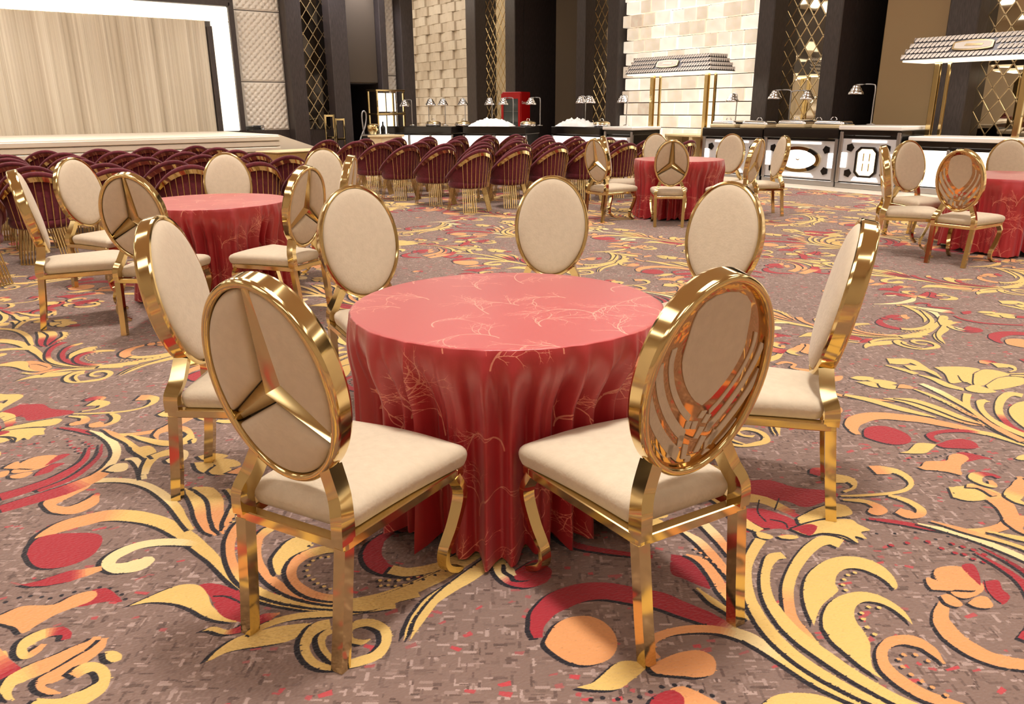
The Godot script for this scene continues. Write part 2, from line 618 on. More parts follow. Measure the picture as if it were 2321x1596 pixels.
func build_corner() -> void:
	# gilt display shelf with glowing panels
	var t := thing("display_shelf", "gilt open display shelf with glowing white panels beside the woven stone wall", "shelf", Vector3(10.45, 0, -19.45), 0.2)
	for x in [-0.46, 0.09, 0.46]:
		for z in [-0.18, 0.18]:
			piece("upright", t, Vector3(x, 0.95, z), Vector3(0.05, 1.9, 0.05), M.gold, 0.006)
	for k in 4:
		piece("shelf", t, Vector3(0, [0.06, 0.72, 1.28, 1.88][k], 0), Vector3(1.0, 0.045, 0.42), M.gold, 0.006)
	for k in 3:
		for j in 2:
			piece("light_panel", t, Vector3([-0.065, 0.27][j], [0.39, 1.0, 1.58][k], -0.12), Vector3([0.25, 0.30][j], 0.48, 0.02), M.lit)
	t = thing("planter_box", "pale gilt box standing before the display shelf", "box", Vector3(9.3, 0, -17.4), 0.3)
	piece("body", t, Vector3(0, 0.38, 0), Vector3(0.75, 0.76, 0.4), M.beige_lid, 0.02)
	piece("rim", t, Vector3(0, 0.78, 0), Vector3(0.82, 0.05, 0.46), M.beige_lid, 0.01)
	# gilt table with cloth next to the stage
	t = thing("side_table", "low table under gilt patterned cloth at the end of the stage", "table", Vector3(6.5, 0, -15.9), 0.25)
	piece("gilt_cloth", t, Vector3(0, 0.29, 0), Vector3(1.7, 0.58, 0.7), M.gold_cloth, 0.03)
	piece("cloth_top", t, Vector3(0, 0.59, 0), Vector3(1.74, 0.03, 0.74), M.beige_lid, 0.01)
	for k in 8:
		var ring := []
		for i in 16:
			ring.append(Vector3(-0.72 + k * 0.2 + cos(TAU * i / 16.0) * 0.085, 0.33 + sin(TAU * i / 16.0) * (0.13 if k % 2 else 0.09), 0.355))
		var s := Shape.new()
		s.tube(ring, 0.012, 5, true)
		obj("gilt_ring", s, M.brass, t)
	# gilt stanchions, a bent tube stand and a bucket in the dark corner
	for k in 2:
		t = thing("gilt_stand", ["taller gilt stand in the dark corner right of the stage", "shorter gilt stand in the dark corner right of the stage"][k], "stand", Vector3(8.75 + k * 0.42, 0, -19.4 - k * 0.3), 0.2)
		var h := 1.28 - k * 0.1
		for sx in [-1.0, 1.0]:
			piece("upright", t, Vector3(sx * 0.13, h / 2, 0), Vector3(0.04, h, 0.04), M.gold, 0.004)
		for y in [0.08, h * 0.55, h - 0.03]:
			piece("crossbar", t, Vector3(0, y, 0), Vector3(0.26, 0.05, 0.04), M.gold, 0.004)
	t = thing("tube_stand", "grey bent tube stand leaning in the dark corner", "stand", Vector3(9.35, 0, -18.9), 0.0)
	var s := Shape.new()
	s.tube(bar_path([Vector3(-0.12, 0.02, 0), Vector3(-0.02, 0.6, 0), Vector3(0.16, 1.0, 0), Vector3(0.20, 1.28, 0), Vector3(0.13, 1.36, 0), Vector3(0.08, 1.25, 0), Vector3(0.10, 0.9, 0), Vector3(0.22, 0.02, 0)], 6), 0.022, 8)
	obj("tube", s, M.steel, t)
	t = thing("drinks_trolley", "small trolley with bottle and pots in the dark corner", "trolley", Vector3(9.55, 0, -18.3), 0.2)
	piece("body", t, Vector3(0, 0.4, 0), Vector3(0.7, 0.72, 0.4), M.black, 0.02)
	piece("top", t, Vector3(0, 0.78, 0), Vector3(0.74, 0.04, 0.44), M.steel, 0.01)
	s = Shape.new()
	s.lathe(Vector3(-0.15, 0.8, 0), [Vector2(0.0, 0.0), Vector2(0.12, 0.0), Vector2(0.15, 0.17), Vector2(0.13, 0.24), Vector2(0.0, 0.26)], 20)
	obj("ice_bucket", s, M.gold, t)
	s = Shape.new()
	s.lathe(Vector3(0.15, 0.8, 0.03), [Vector2(0.0, 0.0), Vector2(0.06, 0.0), Vector2(0.06, 0.16), Vector2(0.02, 0.22), Vector2(0.02, 0.3), Vector2(0.0, 0.3)], 16)
	obj("bottle", s, M.black, t)
	# small projector on the stage
	t = thing("stage_projector", "small dark projector on the stage floor", "projector", Vector3(7.0, 0.9, -20.0), 0.3)
	piece("body", t, Vector3(0, 0.07, 0), Vector3(0.36, 0.12, 0.3), M.black, 0.02)
	s = Shape.new()
	s.lathe(Vector3.ZERO, [Vector2(0, 0), Vector2(0.05, 0.0), Vector2(0.05, 0.05), Vector2(0.04, 0.05), Vector2(0.0, 0.03)], 18)
	var lens := obj("lens", s, M.steel, t, Vector3(0.08, 0.07, 0.15))
	lens.rotation.x = PI / 2


# ---------------------------------------------------------------- the room

func slab(called: String, label: String, c: Vector3, s: Vector3, m: Material) -> MeshInstance3D:
	var sh := Shape.new()
	sh.box(c, s, 0.0)
	return struct(called, label, sh, m)


func piece(called: String, parent: Node3D, c: Vector3, s: Vector3, m: Material, r := 0.0, turn := Basis.IDENTITY) -> MeshInstance3D:
	var sh := Shape.new()
	sh.box(Vector3.ZERO, s, r, turn)
	return obj(called, sh, m, parent, c)


func tufted(parent: Node3D, x0: float, x1: float, y0: float, y1: float, z: float) -> void:
	var s := Shape.new()
	var px := 0.082
	var py := 0.080
	var nx := int((x1 - x0) / px * 6)
	var ny := int((y1 - y0) / py * 6)
	var rows := []
	for i in ny + 1:
		var row := PackedVector3Array()
		for j in nx + 1:
			var x := lerpf(x0, x1, float(j) / nx)
			var y := lerpf(y0, y1, float(i) / ny)
			var u := (x - x0) / px
			var w := (y - y0) / py
			var a := 0.5 + 0.5 * cos(PI * (u + w))
			var b := 0.5 + 0.5 * cos(PI * (u - w))
			var edge := minf(minf(x - x0, x1 - x), minf(y - y0, y1 - y))
			row.append(Vector3(x, y, z + (0.045 * pow(1.0 - a * b, 0.6) - 0.012 * maxf(pow(a, 12.0), pow(b, 12.0))) * smoothstep(0.0, 0.05, edge)))
		rows.append(row)
	s.grid(rows)
	obj("tufted_panel", s, M.tuft, parent)


func diamond_mirror(label: String, right: Vector3, o: Vector3, w: float, y0: float, y1: float, seed_: int, glass := "mirror") -> void:
	var bs := Shape.new()
	bs.box(o + right * w / 2 + Vector3.UP * (y0 + y1) / 2, right.abs() * w + Vector3.UP * (y1 - y0) + (Vector3.ONE - right.abs() - Vector3.UP) * 0.016)
	var parent := struct("trim_mirror", label, bs, M.dark_wood)
	# diamond panes set in thin brass strips; o is the foot of the left edge, right runs along the wall
	rng.seed = seed_
	var n := right.cross(Vector3.UP).normalized()
	var dx := 0.27
	var dy := 0.40
	var lim := PackedVector2Array([Vector2(0, y0), Vector2(w, y0), Vector2(w, y1), Vector2(0, y1)])
	for i in range(-1, int((y1 - y0) / dy * 2) + 2):
		for j in range(-1, int(w / dx) + 2):
			var c := Vector2((j + 0.5 * (i % 2)) * dx, y0 + i * dy * 0.5)
			var g := 0.012
			var dia := PackedVector2Array([c + Vector2(0, -dy / 2 + g), c + Vector2(dx / 2 - g, 0), c + Vector2(0, dy / 2 - g), c + Vector2(-dx / 2 + g, 0)])
			for pc in Geometry2D.intersect_polygons(dia, lim):
				var s := Shape.new()
				var t := Geometry2D.triangulate_polygon(pc)
				var lean := Vector2(rng.randf_range(-0.02, 0.02), rng.randf_range(-0.02, 0.02))
				for q in pc:
					s.p(o + right * q.x + Vector3.UP * q.y + n * (0.02 + (q - c).dot(lean)))
				for k in t:
					s.ix.append(k)
				for k in pc.size():
					var a: Vector2 = pc[k]
					var b: Vector2 = pc[(k + 1) % pc.size()]
					var pa := o + right * a.x + Vector3.UP * a.y
					var pb := o + right * b.x + Vector3.UP * b.y
					s.quad(pa, pb, pb + n * (0.02 + (b - c).dot(lean)), pa + n * (0.02 + (a - c).dot(lean)))
				obj("pane", s, M[glass], parent)
	for sg in [-1.0, 1.0]:
		for j in range(-24, 26):
			var a := Vector2(j * dx + dx / 2, y0)
			var b := a + Vector2(sg * dx / dy, 1.0) * (y1 - y0)
			var cut := Geometry2D.intersect_polyline_with_polygon(PackedVector2Array([a, b]), lim)
			for line in cut:
				var p0 := o + right * line[0].x + Vector3.UP * line[0].y + n * 0.022
				var p1 := o + right * line[1].x + Vector3.UP * line[1].y + n * 0.022
				if p0.distance_to(p1) < 0.05:
					continue
				var s := Shape.new()
				s.sweep([p0, p1], rect(0.016, 0.016), n)
				obj("brass_strip", s, M.brass, parent)


func block_wall(parent: Node3D, x: float, z0: float, z1: float, y1: float, bw: float, bh: float, lit: bool, seed_: int, face := -1.0) -> void:
	# staggered blocks that stand out by different amounts
	rng.seed = seed_
	var row := 0
	var y := 0.0
	while y < y1:
		var z := z0 - (bw * 0.45 if row % 2 else 0.0) - (0.0 if lit else 0.08 * (row % 2))
		var k := 0
		while z < z1:
			var w := bw * (rng.randf_range(0.75, 1.35) if lit else 1.0)
			var a := maxf(z, z0 - 0.12 * (row % 2))
			var b := minf(z + w, z1)
			if b - a > 0.08:
				var d := 0.16 + (rng.randf_range(0.0, 0.09) if lit else (0.10 if (k + row) % 2 else 0.02) + rng.randf_range(0, 0.03))
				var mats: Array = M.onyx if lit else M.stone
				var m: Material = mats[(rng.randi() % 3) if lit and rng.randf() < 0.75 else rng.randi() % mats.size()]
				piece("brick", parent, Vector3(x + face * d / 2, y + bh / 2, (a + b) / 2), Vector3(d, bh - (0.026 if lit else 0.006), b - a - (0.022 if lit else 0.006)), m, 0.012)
			z += w
			k += 1
		y += bh
		row += 1


func build_room() -> void:
	# carpet and the pale tiles in front of the buffet
	var s := Shape.new()
	var ax := CARPET_U
	var ay := CARPET_V
	var det := ax.x * ay.y - ax.y * ay.x
	var rows := []
	var uvs := []
	for i in 2:
		var r := PackedVector3Array()
		var t := []
		for j in 2:
			var q := Vector2([-12.0, 12.62][j], [7.0, -20.4][i])
			r.append(Vector3(q.x, 0, q.y))
			t.append(Vector2(q.x * ay.y - q.y * ay.x, ax.x * q.y - ax.y * q.x) / det)
		rows.append(r)
		uvs.append(t)
	s.grid(rows, false, false, uvs)
	var floor_ := struct("floor", "patterned carpet of gold and red scrolls over the ballroom floor", s, M.carpet)
	slab("floor", "pale glossy tile strip along the foot of the buffet counters", Vector3(14.06, -0.04, -11.0), Vector3(2.88, 0.08, 36.0), M.tile_floor)
	slab("floor", "dark floor in the passage behind the stage wall", Vector3(12.0, -0.05, -24.8), Vector3(7.2, 0.08, 8.6), M.matt_black)
	slab("floor", "slab below the carpet", Vector3(0.3, -0.13, -6.7), Vector3(24.7, 0.2, 27.5), M.plaster)
	slab("ceiling", "pale ballroom ceiling with lamps", Vector3(1.8, CEIL + 0.1, -11.0), Vector3(28.0, 0.2, 36.6), M.ceiling)
	slab("wall_left", "plain beige side wall of the ballroom", Vector3(-12.1, CEIL / 2, -7.0), Vector3(0.2, CEIL, 28.0), M.plaster)
	slab("wall_rear", "plain beige rear wall of the ballroom", Vector3(1.7, CEIL / 2, 7.1), Vector3(27.8, CEIL, 0.2), M.plaster)
	var back := slab("wall_back", "stage end wall with tufted panels and dark pillars", Vector3(-1.1, CEIL / 2, -20.75), Vector3(21.8, CEIL, 0.3), M.dark_wood)
	slab("wall_back", "stage end wall beside the dark doorway", Vector3(11.29, CEIL / 2, -20.75), Vector3(1.02, CEIL, 0.3), M.dark_wood)
	slab("wall_back", "stage end wall over the dark doorway", Vector3(10.29, 2.08 + (CEIL - 2.08) / 2, -20.75), Vector3(0.98, CEIL - 2.08, 0.3), M.dark_wood)
	alcove(Vector3(10.29, 0, -20.9), Vector3(0, 0, -1), 0.98, 2.08)
	slab("wall_passage", "pale end of the passage beside the stage wall", Vector3(13.6, CEIL / 2, -29.1), Vector3(4.2, CEIL, 0.2), M.plaster)
	slab("wall_inner", "pale inner side of the passage", Vector3(11.9, CEIL / 2, -25.0), Vector3(0.2, CEIL, 8.2), M.plaster)
	var rt := slab("wall_right", "buffet wall of stone blocks, mirrors and dark pillars", Vector3(15.7, CEIL / 2, -13.62), Vector3(0.4, CEIL, 9.04), M.dark_wood)
	slab("wall_right", "far part of the buffet wall", Vector3(15.7, CEIL / 2, -24.53), Vector3(0.4, CEIL, 9.34), M.dark_wood)
	slab("wall_right", "near part of the buffet wall", Vector3(15.7, CEIL / 2, -0.6), Vector3(0.4, CEIL, 15.6), M.dark_wood)
	alcove(Vector3(15.9, 0, -19.0), Vector3(1, 0, 0), 1.72, CEIL)
	alcove(Vector3(15.9, 0, -8.75), Vector3(1, 0, 0), 0.70, CEIL)
	# wall behind the buffet, from the far end towards the camera
	block_wall(rt, 15.5, -26.9, -22.35, CEIL, 0.43, 0.30, false, 5)
	var pil := [[-27.15, 0.35, 0.25], [-22.1, 0.55, 0.45], [-20.12, 0.5, 0.35], [-15.65, 0.42, 0.35], [-10.86, 0.40, 0.5], [-9.28, 0.36, 0.5], [-6.86, 0.52, 0.4]]
	for q in pil:
		piece("pillar", rt, Vector3(15.5 - q[2] / 2, CEIL / 2, q[0]), Vector3(q[2], CEIL, q[1]), M.dark_wood, 0.02)
	piece("fabric_panel", rt, Vector3(15.42, CEIL / 2, -17.6), Vector3(0.14, CEIL, 1.2), M.brown_fabric, 0.02)
	piece("pillar", rt, Vector3(15.3, CEIL / 2, -16.85), Vector3(0.4, CEIL, 0.35), M.dark_wood, 0.02)
	diamond_mirror("narrow diamond-paned mirror just right of the woven stone wall", Vector3(0, 0, 1), Vector3(15.49, 0, -21.85), 1.5, 0.9, 5.0, 1)
	diamond_mirror("narrow diamond-paned mirror left of the glowing block wall", Vector3(0, 0, 1), Vector3(15.49, 0, -16.7), 0.92, 0.9, 4.8, 2)
	diamond_mirror("diamond-paned mirror behind the two-domed heat lamp", Vector3(0, 0, 1), Vector3(15.49, 0, -10.7), 1.3, 0.8, 4.3, 3)
	diamond_mirror("diamond-paned mirror under the large canopy at the right border", Vector3(0, 0, 1), Vector3(15.49, 0, -6.6), 1.9, 0.7, 3.9, 4)
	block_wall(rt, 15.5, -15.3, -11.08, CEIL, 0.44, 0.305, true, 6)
	piece("fabric_panel", rt, Vector3(15.40, 0.98 + 2.2, -7.75), Vector3(0.16, 4.4, 1.28), M.gold_fabric, 0.02)
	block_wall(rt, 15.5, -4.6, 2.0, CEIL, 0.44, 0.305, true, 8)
	# stage end wall
	tufted(back, 6.97, 8.12, 0.9, 2.08, -20.59)
	tufted(back, 6.97, 8.12, 2.10, 3.76, -20.59)
	tufted(back, 6.97, 8.12, 3.78, 5.4, -20.59)
	piece("pillar", back, Vector3(8.34, CEIL / 2, -20.45), Vector3(0.42, CEIL, 0.5), M.dark_wood, 0.02)
	diamond_mirror("dark diamond-paned mirror strip right of the tufted wall", Vector3(1, 0, 0), Vector3(8.58, 0, -20.59), 0.72, 0.9, 5.0, 9, "dark_mirror")
	piece("pillar", back, Vector3(9.54, CEIL / 2, -20.40), Vector3(0.48, CEIL, 0.5), M.dark_wood, 0.02)
	piece("fabric_panel", back, Vector3(10.28, 2.1 + 1.7, -20.53), Vector3(1.0, 3.4, 0.14), M.brown_fabric, 0.02)
	piece("pillar", back, Vector3(10.88, CEIL / 2, -20.42), Vector3(0.2, CEIL, 0.4), M.dark_wood, 0.02)
	tufted(back, 10.98, 11.42, 0.2, 2.3, -20.59)
	tufted(back, 10.98, 11.42, 2.32, 5.4, -20.59)
	piece("pillar", back, Vector3(11.63, CEIL / 2, -20.45), Vector3(0.4, CEIL, 0.5), M.dark_wood, 0.02)
	# luminous frame round the curtain
	var fr := thing("light_frame", "wide glowing white frame around the stage curtain", "light", Vector3(-2.0, 0.9, -20.45))
	piece("light_panel", fr, Vector3(8.54, 1.28, 0), Vector3(0.42, 2.56, 0.12), M.lit_frame, 0.02)
	piece("light_panel", fr, Vector3(3.6, 2.73, 0), Vector3(10.3, 0.34, 0.12), M.lit_frame, 0.02)
	piece("light_panel", fr, Vector3(-1.35, 1.28, 0), Vector3(0.42, 2.56, 0.12), M.lit_frame, 0.02)
	piece("dark_edge", fr, Vector3(8.82, 1.5, 0.02), Vector3(0.13, 3.0, 0.2), M.dark_wood, 0.01)
	piece("dark_edge", fr, Vector3(3.6, 2.97, 0.02), Vector3(10.4, 0.12, 0.2), M.dark_wood, 0.01)
	piece("dark_edge", fr, Vector3(8.26, 1.22, 0.05), Vector3(0.11, 2.44, 0.16), M.dark_wood, 0.01)
	# curtain
	s = Shape.new()
	rng.seed = 21
	var rows2 := [PackedVector3Array(), PackedVector3Array()]
	var nz := FastNoiseLite.new()
	nz.seed = 4
	nz.frequency = 1.4
	var cx := 0.0
	while cx < 8.2:
		var dz := 0.05 * nz.get_noise_1d(cx * 2.0) + 0.03 * nz.get_noise_1d(cx * 13.0 + 100.0) + 0.012 * rng.randf_range(-1, 1)
		rows2[0].append(Vector3(cx, 0.0, dz))
		rows2[1].append(Vector3(cx, 2.56, dz))
		cx += 0.022
	var uv2 := [[], []]
	for q in rows2[0]:
		uv2[0].append(Vector2(q.x / 8.2, 0.1))
		uv2[1].append(Vector2(q.x / 8.2, 0.9))
	s.grid(rows2, false, false, uv2)
	var cu := obj("stage_curtain", s, M.curtain, self, Vector3(-2.0, 0.9, -20.42))
	tag(cu, "pale beige pleated curtain hanging across the back of the stage", "curtain")
	# stage
	s = Shape.new()
	s.box(Vector3(-1.0, 0.45, -18.6), Vector3(14.6, 0.9, 4.0), 0.01)
	var st := struct("trim_stage", "low white stage platform", s, M.stage)
	for k in 8:
		piece("slat", st, Vector3(-1.0, 0.055 + k * 0.11, -16.57), Vector3(14.6, 0.092, 0.05 + 0.016 * (k % 2)), M.stage, 0.01)
	s = Shape.new()
	s.plate([Vector2(6.3, 0.0), Vector2(7.45, 0.0), Vector2(7.45, 0.5), Vector2(6.3, 0.9)], -20.2, -16.6)
	struct("trim_stage", "sloping end of the white stage platform", s, M.stage)


func alcove(o: Vector3, inward: Vector3, w: float, h: float) -> void:
	# an unlit room behind an opening in a wall
	var side := inward.cross(Vector3.UP)
	var deep := 4.0
	var mid := o + inward * deep / 2
	var flat := inward.abs()
	for sg in [-1.0, 1.0]:
		slab("wall_alcove", "dark side of an unlit alcove", mid + side * sg * (w / 2 + 0.05) + Vector3.UP * h / 2, flat * deep + side.abs() * 0.1 + Vector3.UP * h, M.dark_wood)
	slab("wall_alcove", "dark end of an unlit alcove", o + inward * (deep + 0.05) + Vector3.UP * h / 2, flat * 0.1 + side.abs() * (w + 0.2) + Vector3.UP * h, M.dark_wood)
	slab("ceiling", "dark ceiling of an unlit alcove", mid + Vector3.UP * (h + 0.05), flat * deep + side.abs() * (w + 0.2) + Vector3.UP * 0.1, M.dark_wood)
	slab("floor", "floor of an unlit alcove", mid - Vector3.UP * 0.05, flat * deep + side.abs() * (w + 0.2) + Vector3.UP * 0.1, M.dark_wood)


func lamp_panel(x: float, z: float, more := 1.0) -> void:
	var t := thing("ceiling_lamp", "unseen square ceiling lamp over the ballroom", "lamp", Vector3(x, CEIL, z))
	t.remove_meta("category")
	stuff(t)
	t.set_meta("kind", "structure")
	piece("lamp_panel", t, Vector3(0, -0.02, 0), Vector3(LAMP, 0.04, LAMP), M.lit_ceiling, 0.005)
	var l := AreaLight3D.new()
	l.name = "lamp_light"
	l.area_size = Vector2(LAMP, LAMP)
	l.light_energy = LAMP_E * more
	l.light_color = LAMP_C
	l.shadow_enabled = true
	l.position = Vector3(0, -0.06, 0)
	l.rotation_degrees.x = -90
	l.set("area_range", 60.0)
	t.add_child(l)
	var sp := SpotLight3D.new()
	sp.name = "lamp_beam"
	sp.light_energy = SPOT_E * more
	sp.light_color = LAMP_C
	sp.light_size = 0.35
	sp.spot_angle = 41.0
	sp.spot_angle_attenuation = 0.7
	sp.spot_range = 60.0
	sp.shadow_enabled = true
	sp.position = Vector3(0, -0.08, 0)
	sp.rotation_degrees.x = -90
	t.add_child(sp)


func down_light(x: float, z: float) -> void:
	var t := thing("ceiling_lamp", "small round ceiling lamp near the stage end wall", "lamp", Vector3(x, CEIL, z))
	t.remove_meta("category")
	t.set_meta("kind", "structure")
	var s := Shape.new()
	s.lathe(Vector3(0, -0.03, 0), [Vector2(0, 0), Vector2(0.1, 0), Vector2(0.12, 0.01), Vector2(0.12, 0.03)], 20)
	obj("lamp_disc", s, M.lit_ceiling, t)
	var sp := SpotLight3D.new()
	sp.name = "lamp_beam"
	sp.light_energy = 14.0
	sp.light_color = Color(0.95, 0.95, 1.0)
	sp.light_size = 0.08
	sp.spot_angle = 32.0
	sp.spot_angle_attenuation = 0.6
	sp.spot_range = 30.0
	sp.shadow_enabled = true
	sp.position = Vector3(0, -0.05, 0)
	sp.rotation_degrees.x = -78
	t.add_child(sp)


# ---------------------------------------------------------------- the buffet

func pentagon(r: float, turn := 0.0) -> Array:
	var out := []
	for k in 5:
		out.append(Vector2.from_angle(PI / 2 + turn + TAU * k / 5) * r)
	return out


func ring_of(outer: Array, inner: Array, z0: float, z1: float) -> Shape:
	var s := Shape.new()
	var n := outer.size()
	for k in n:
		var a: Vector2 = outer[k]
		var b: Vector2 = outer[(k + 1) % n]
		var c: Vector2 = inner[(k + 1) % n]
		var d: Vector2 = inner[k]
		s.quad(Vector3(a.x, a.y, z1), Vector3(b.x, b.y, z1), Vector3(c.x, c.y, z1), Vector3(d.x, d.y, z1))
		s.quad(Vector3(a.x, a.y, z0), Vector3(b.x, b.y, z0), Vector3(b.x, b.y, z1), Vector3(a.x, a.y, z1))
		s.quad(Vector3(d.x, d.y, z0), Vector3(c.x, c.y, z0), Vector3(c.x, c.y, z1), Vector3(d.x, d.y, z1))
	return s


func oct(w: float, h: float, c: float) -> Array:
	return [Vector2(-w + c, -h), Vector2(w - c, -h), Vector2(w, -h + c), Vector2(w, h - c), Vector2(w - c, h), Vector2(-w + c, h), Vector2(-w, h - c), Vector2(-w, -h + c)]


func ell(w: float, h: float, n := 32) -> Array:
	var out := []
	for k in n:
		out.append(Vector2(cos(TAU * k / n) * w, sin(TAU * k / n) * h))
	return out


func flat_part(called: String, parent: Node3D, outline: Array, at: Vector2, z0: float, z1: float, m: Material) -> MeshInstance3D:
	var s := Shape.new()
	s.plate(outline, z0, z1)
	return obj(called, s, m, parent, Vector3(at.x, at.y, 0))


func counter(at: Vector3, turn: float, w: float, h: float, kind: String, top: String, label: String) -> Node3D:
	# local axes: x along the front, z out of the front
	var t := thing("buffet_counter", label, "counter", at, turn)
	var dep := 0.85
	piece("body", t, Vector3(0, h / 2 - 0.05, -dep / 2), Vector3(w - 0.02, h - 0.1, dep - 0.04), M.black, 0.01)
	piece("plinth", t, Vector3(0, 0.05, -dep / 2 + 0.01), Vector3(w, 0.1, dep), M.steel, 0.01)
	if top == "granite":
		piece("countertop", t, Vector3(0, h - 0.09, -dep / 2 + 0.02), Vector3(w + 0.02, 0.18, dep + 0.06), M.granite, 0.015)
	else:
		piece("countertop", t, Vector3(0, h - 0.035, -dep / 2 + 0.02), Vector3(w + 0.04, 0.07, dep + 0.08), M.white_gloss, 0.015)
		piece("top_band", t, Vector3(0, h - 0.12, -dep / 2 + 0.01), Vector3(w + 0.01, 0.10, dep + 0.02), M.granite, 0.01)
	var ph := h - 0.34
	var pc := 0.1 + ph / 2 + 0.02
	if kind != "bays":
		flat_part("front_panel", t, [Vector2(-w / 2 + 0.07, -ph / 2), Vector2(w / 2 - 0.07, -ph / 2), Vector2(w / 2 - 0.07, ph / 2), Vector2(-w / 2 + 0.07, ph / 2)], Vector2(0, pc), -0.02, 0.0, M.silver_panel)
		for sx in [-1.0, 1.0]:
			piece("side_post", t, Vector3(sx * (w / 2 - 0.035), h / 2, 0.0), Vector3(0.07, h - 0.2, 0.06), M.steel, 0.012)
		for sx in [-1.0, 1.0]:
			for sy in [-1.0, 1.0]:
				flat_part("pentagon_inset", t, pentagon(0.075, 0.3 * sx), Vector2(sx * (w / 2 - 0.22), pc + sy * (ph / 2 - 0.15)), -0.01, 0.015, M.black)
			flat_part("side_light", t, [Vector2(-0.05, -0.13), Vector2(0.05, -0.13), Vector2(0.05, 0.13), Vector2(-0.05, 0.13)], Vector2(sx * (w / 2 - 0.12), pc), -0.01, 0.02, M.lit)
		flat_part("lower_light", t, [Vector2(-w * 0.22, -0.035), Vector2(w * 0.22, -0.035), Vector2(w * 0.18, 0.035), Vector2(-w * 0.18, 0.035)], Vector2(0, pc - ph / 2 + 0.06), -0.01, 0.02, M.lit)
		flat_part("upper_light", t, [Vector2(-w * 0.28, -0.02), Vector2(w * 0.28, -0.02), Vector2(w * 0.28, 0.02), Vector2(-w * 0.28, 0.02)], Vector2(0, pc + ph / 2 - 0.04), -0.01, 0.02, M.lit)
	if kind == "oval":
		obj("medallion_ring", ring_of(ell(0.46, 0.235), ell(0.39, 0.175), 0.0, 0.05), M.gold, t, Vector3(0, pc, 0))
		for a in [0.75, PI - 0.75, PI + 0.75, -0.75]:
			var out := []
			for k in 5:
				out.append(Vector2(cos(a + (k - 2) * 0.13) * 0.465, sin(a + (k - 2) * 0.13) * 0.24))
			for k in range(4, -1, -1):
				out.append(Vector2(cos(a + (k - 2) * 0.13) * 0.385, sin(a + (k - 2) * 0.13) * 0.17))
			flat_part("dark_inset", t, out, Vector2(0, pc), 0.02, 0.056, M.black)
		var face := flat_part("medallion_light", t, ell(0.385, 0.172), Vector2(0, pc), 0.0, 0.03, M.lit)
		flat_part("bird_emblem", face, [Vector2(-0.05, 0.015), Vector2(-0.015, -0.012), Vector2(0.02, -0.02), Vector2(0.035, 0.0), Vector2(0.055, 0.012), Vector2(0.03, 0.012), Vector2(0.012, -0.004), Vector2(-0.015, 0.008)], Vector2.ZERO, 0.03, 0.036, M.brass)
	elif kind == "octagon":
		obj("medallion_ring", ring_of(oct(0.20, 0.26, 0.08), oct(0.165, 0.225, 0.066), 0.0, 0.045), M.granite, t, Vector3(0, pc - 0.02, 0))
		var face := flat_part("medallion_light", t, oct(0.165, 0.225, 0.066), Vector2(0, pc - 0.02), 0.0, 0.02, M.lit_warm)
		for sx in [-1.0, 1.0]:
			for sy in [-1.0, 1.0]:
				piece("grille_bar", face, Vector3(sx * 0.055, sy * 0.085, 0.028), Vector3(0.016, 0.13, 0.016), M.brass, 0.003)
	elif kind == "bays":
		var n := maxi(2, int(w / 0.62))
		var bw := w / n
		for k in n:
			flat_part("light_panel", t, [Vector2(-bw / 2 + 0.04, -ph / 2), Vector2(bw / 2 - 0.04, -ph / 2), Vector2(bw / 2 - 0.04, ph / 2), Vector2(-bw / 2 + 0.04, ph / 2)], Vector2(-w / 2 + bw * (k + 0.5), pc), -0.02, 0.0, M.lit)
		for k in n + 1:
			piece("divider", t, Vector3(-w / 2 + bw * k, pc, 0.0), Vector3(0.05, ph + 0.04, 0.05), M.steel, 0.008)
	return t


func heat_lamp_group(at: Vector3, turn: float, heads: Array, label: String) -> void:
	var t := thing("heat_lamp", label, "lamp", at, turn, "chrome heat lamps over the buffet")
	var s := Shape.new()
	s.lathe(Vector3.ZERO, [Vector2(0, 0.0), Vector2(0.07, 0.0), Vector2(0.07, 0.012), Vector2(0.016, 0.03), Vector2(0.0, 0.03)], 20)
	obj("base", s, M.chrome, t)
	for hd in heads:   # [reach sideways, dome height]
		s = Shape.new()
		var r: float = hd[0]
		var h: float = hd[1]
		var top := h + 0.165
		s.tube(bar_path([Vector3(0, 0.02, 0), Vector3(0, top * 0.5, 0), Vector3(0, top - 0.06, 0), Vector3(signf(r) * 0.06, top, 0), Vector3(r, top, 0), Vector3(r, top - 0.02, 0)], 5), 0.011, 8)
		obj("arm", s, M.steel, t)
		s = Shape.new()
		s.lathe(Vector3(r, h, 0), [Vector2(0.0, 0.02), Vector2(0.125, 0.002), Vector2(0.134, 0.0), Vector2(0.13, 0.034), Vector2(0.106, 0.06), Vector2(0.10, 0.065), Vector2(0.096, 0.092), Vector2(0.075, 0.114), Vector2(0.07, 0.12), Vector2(0.065, 0.146), Vector2(0.042, 0.166), Vector2(0.0, 0.172)], 24)
		obj("shade", s, M.chrome, t)


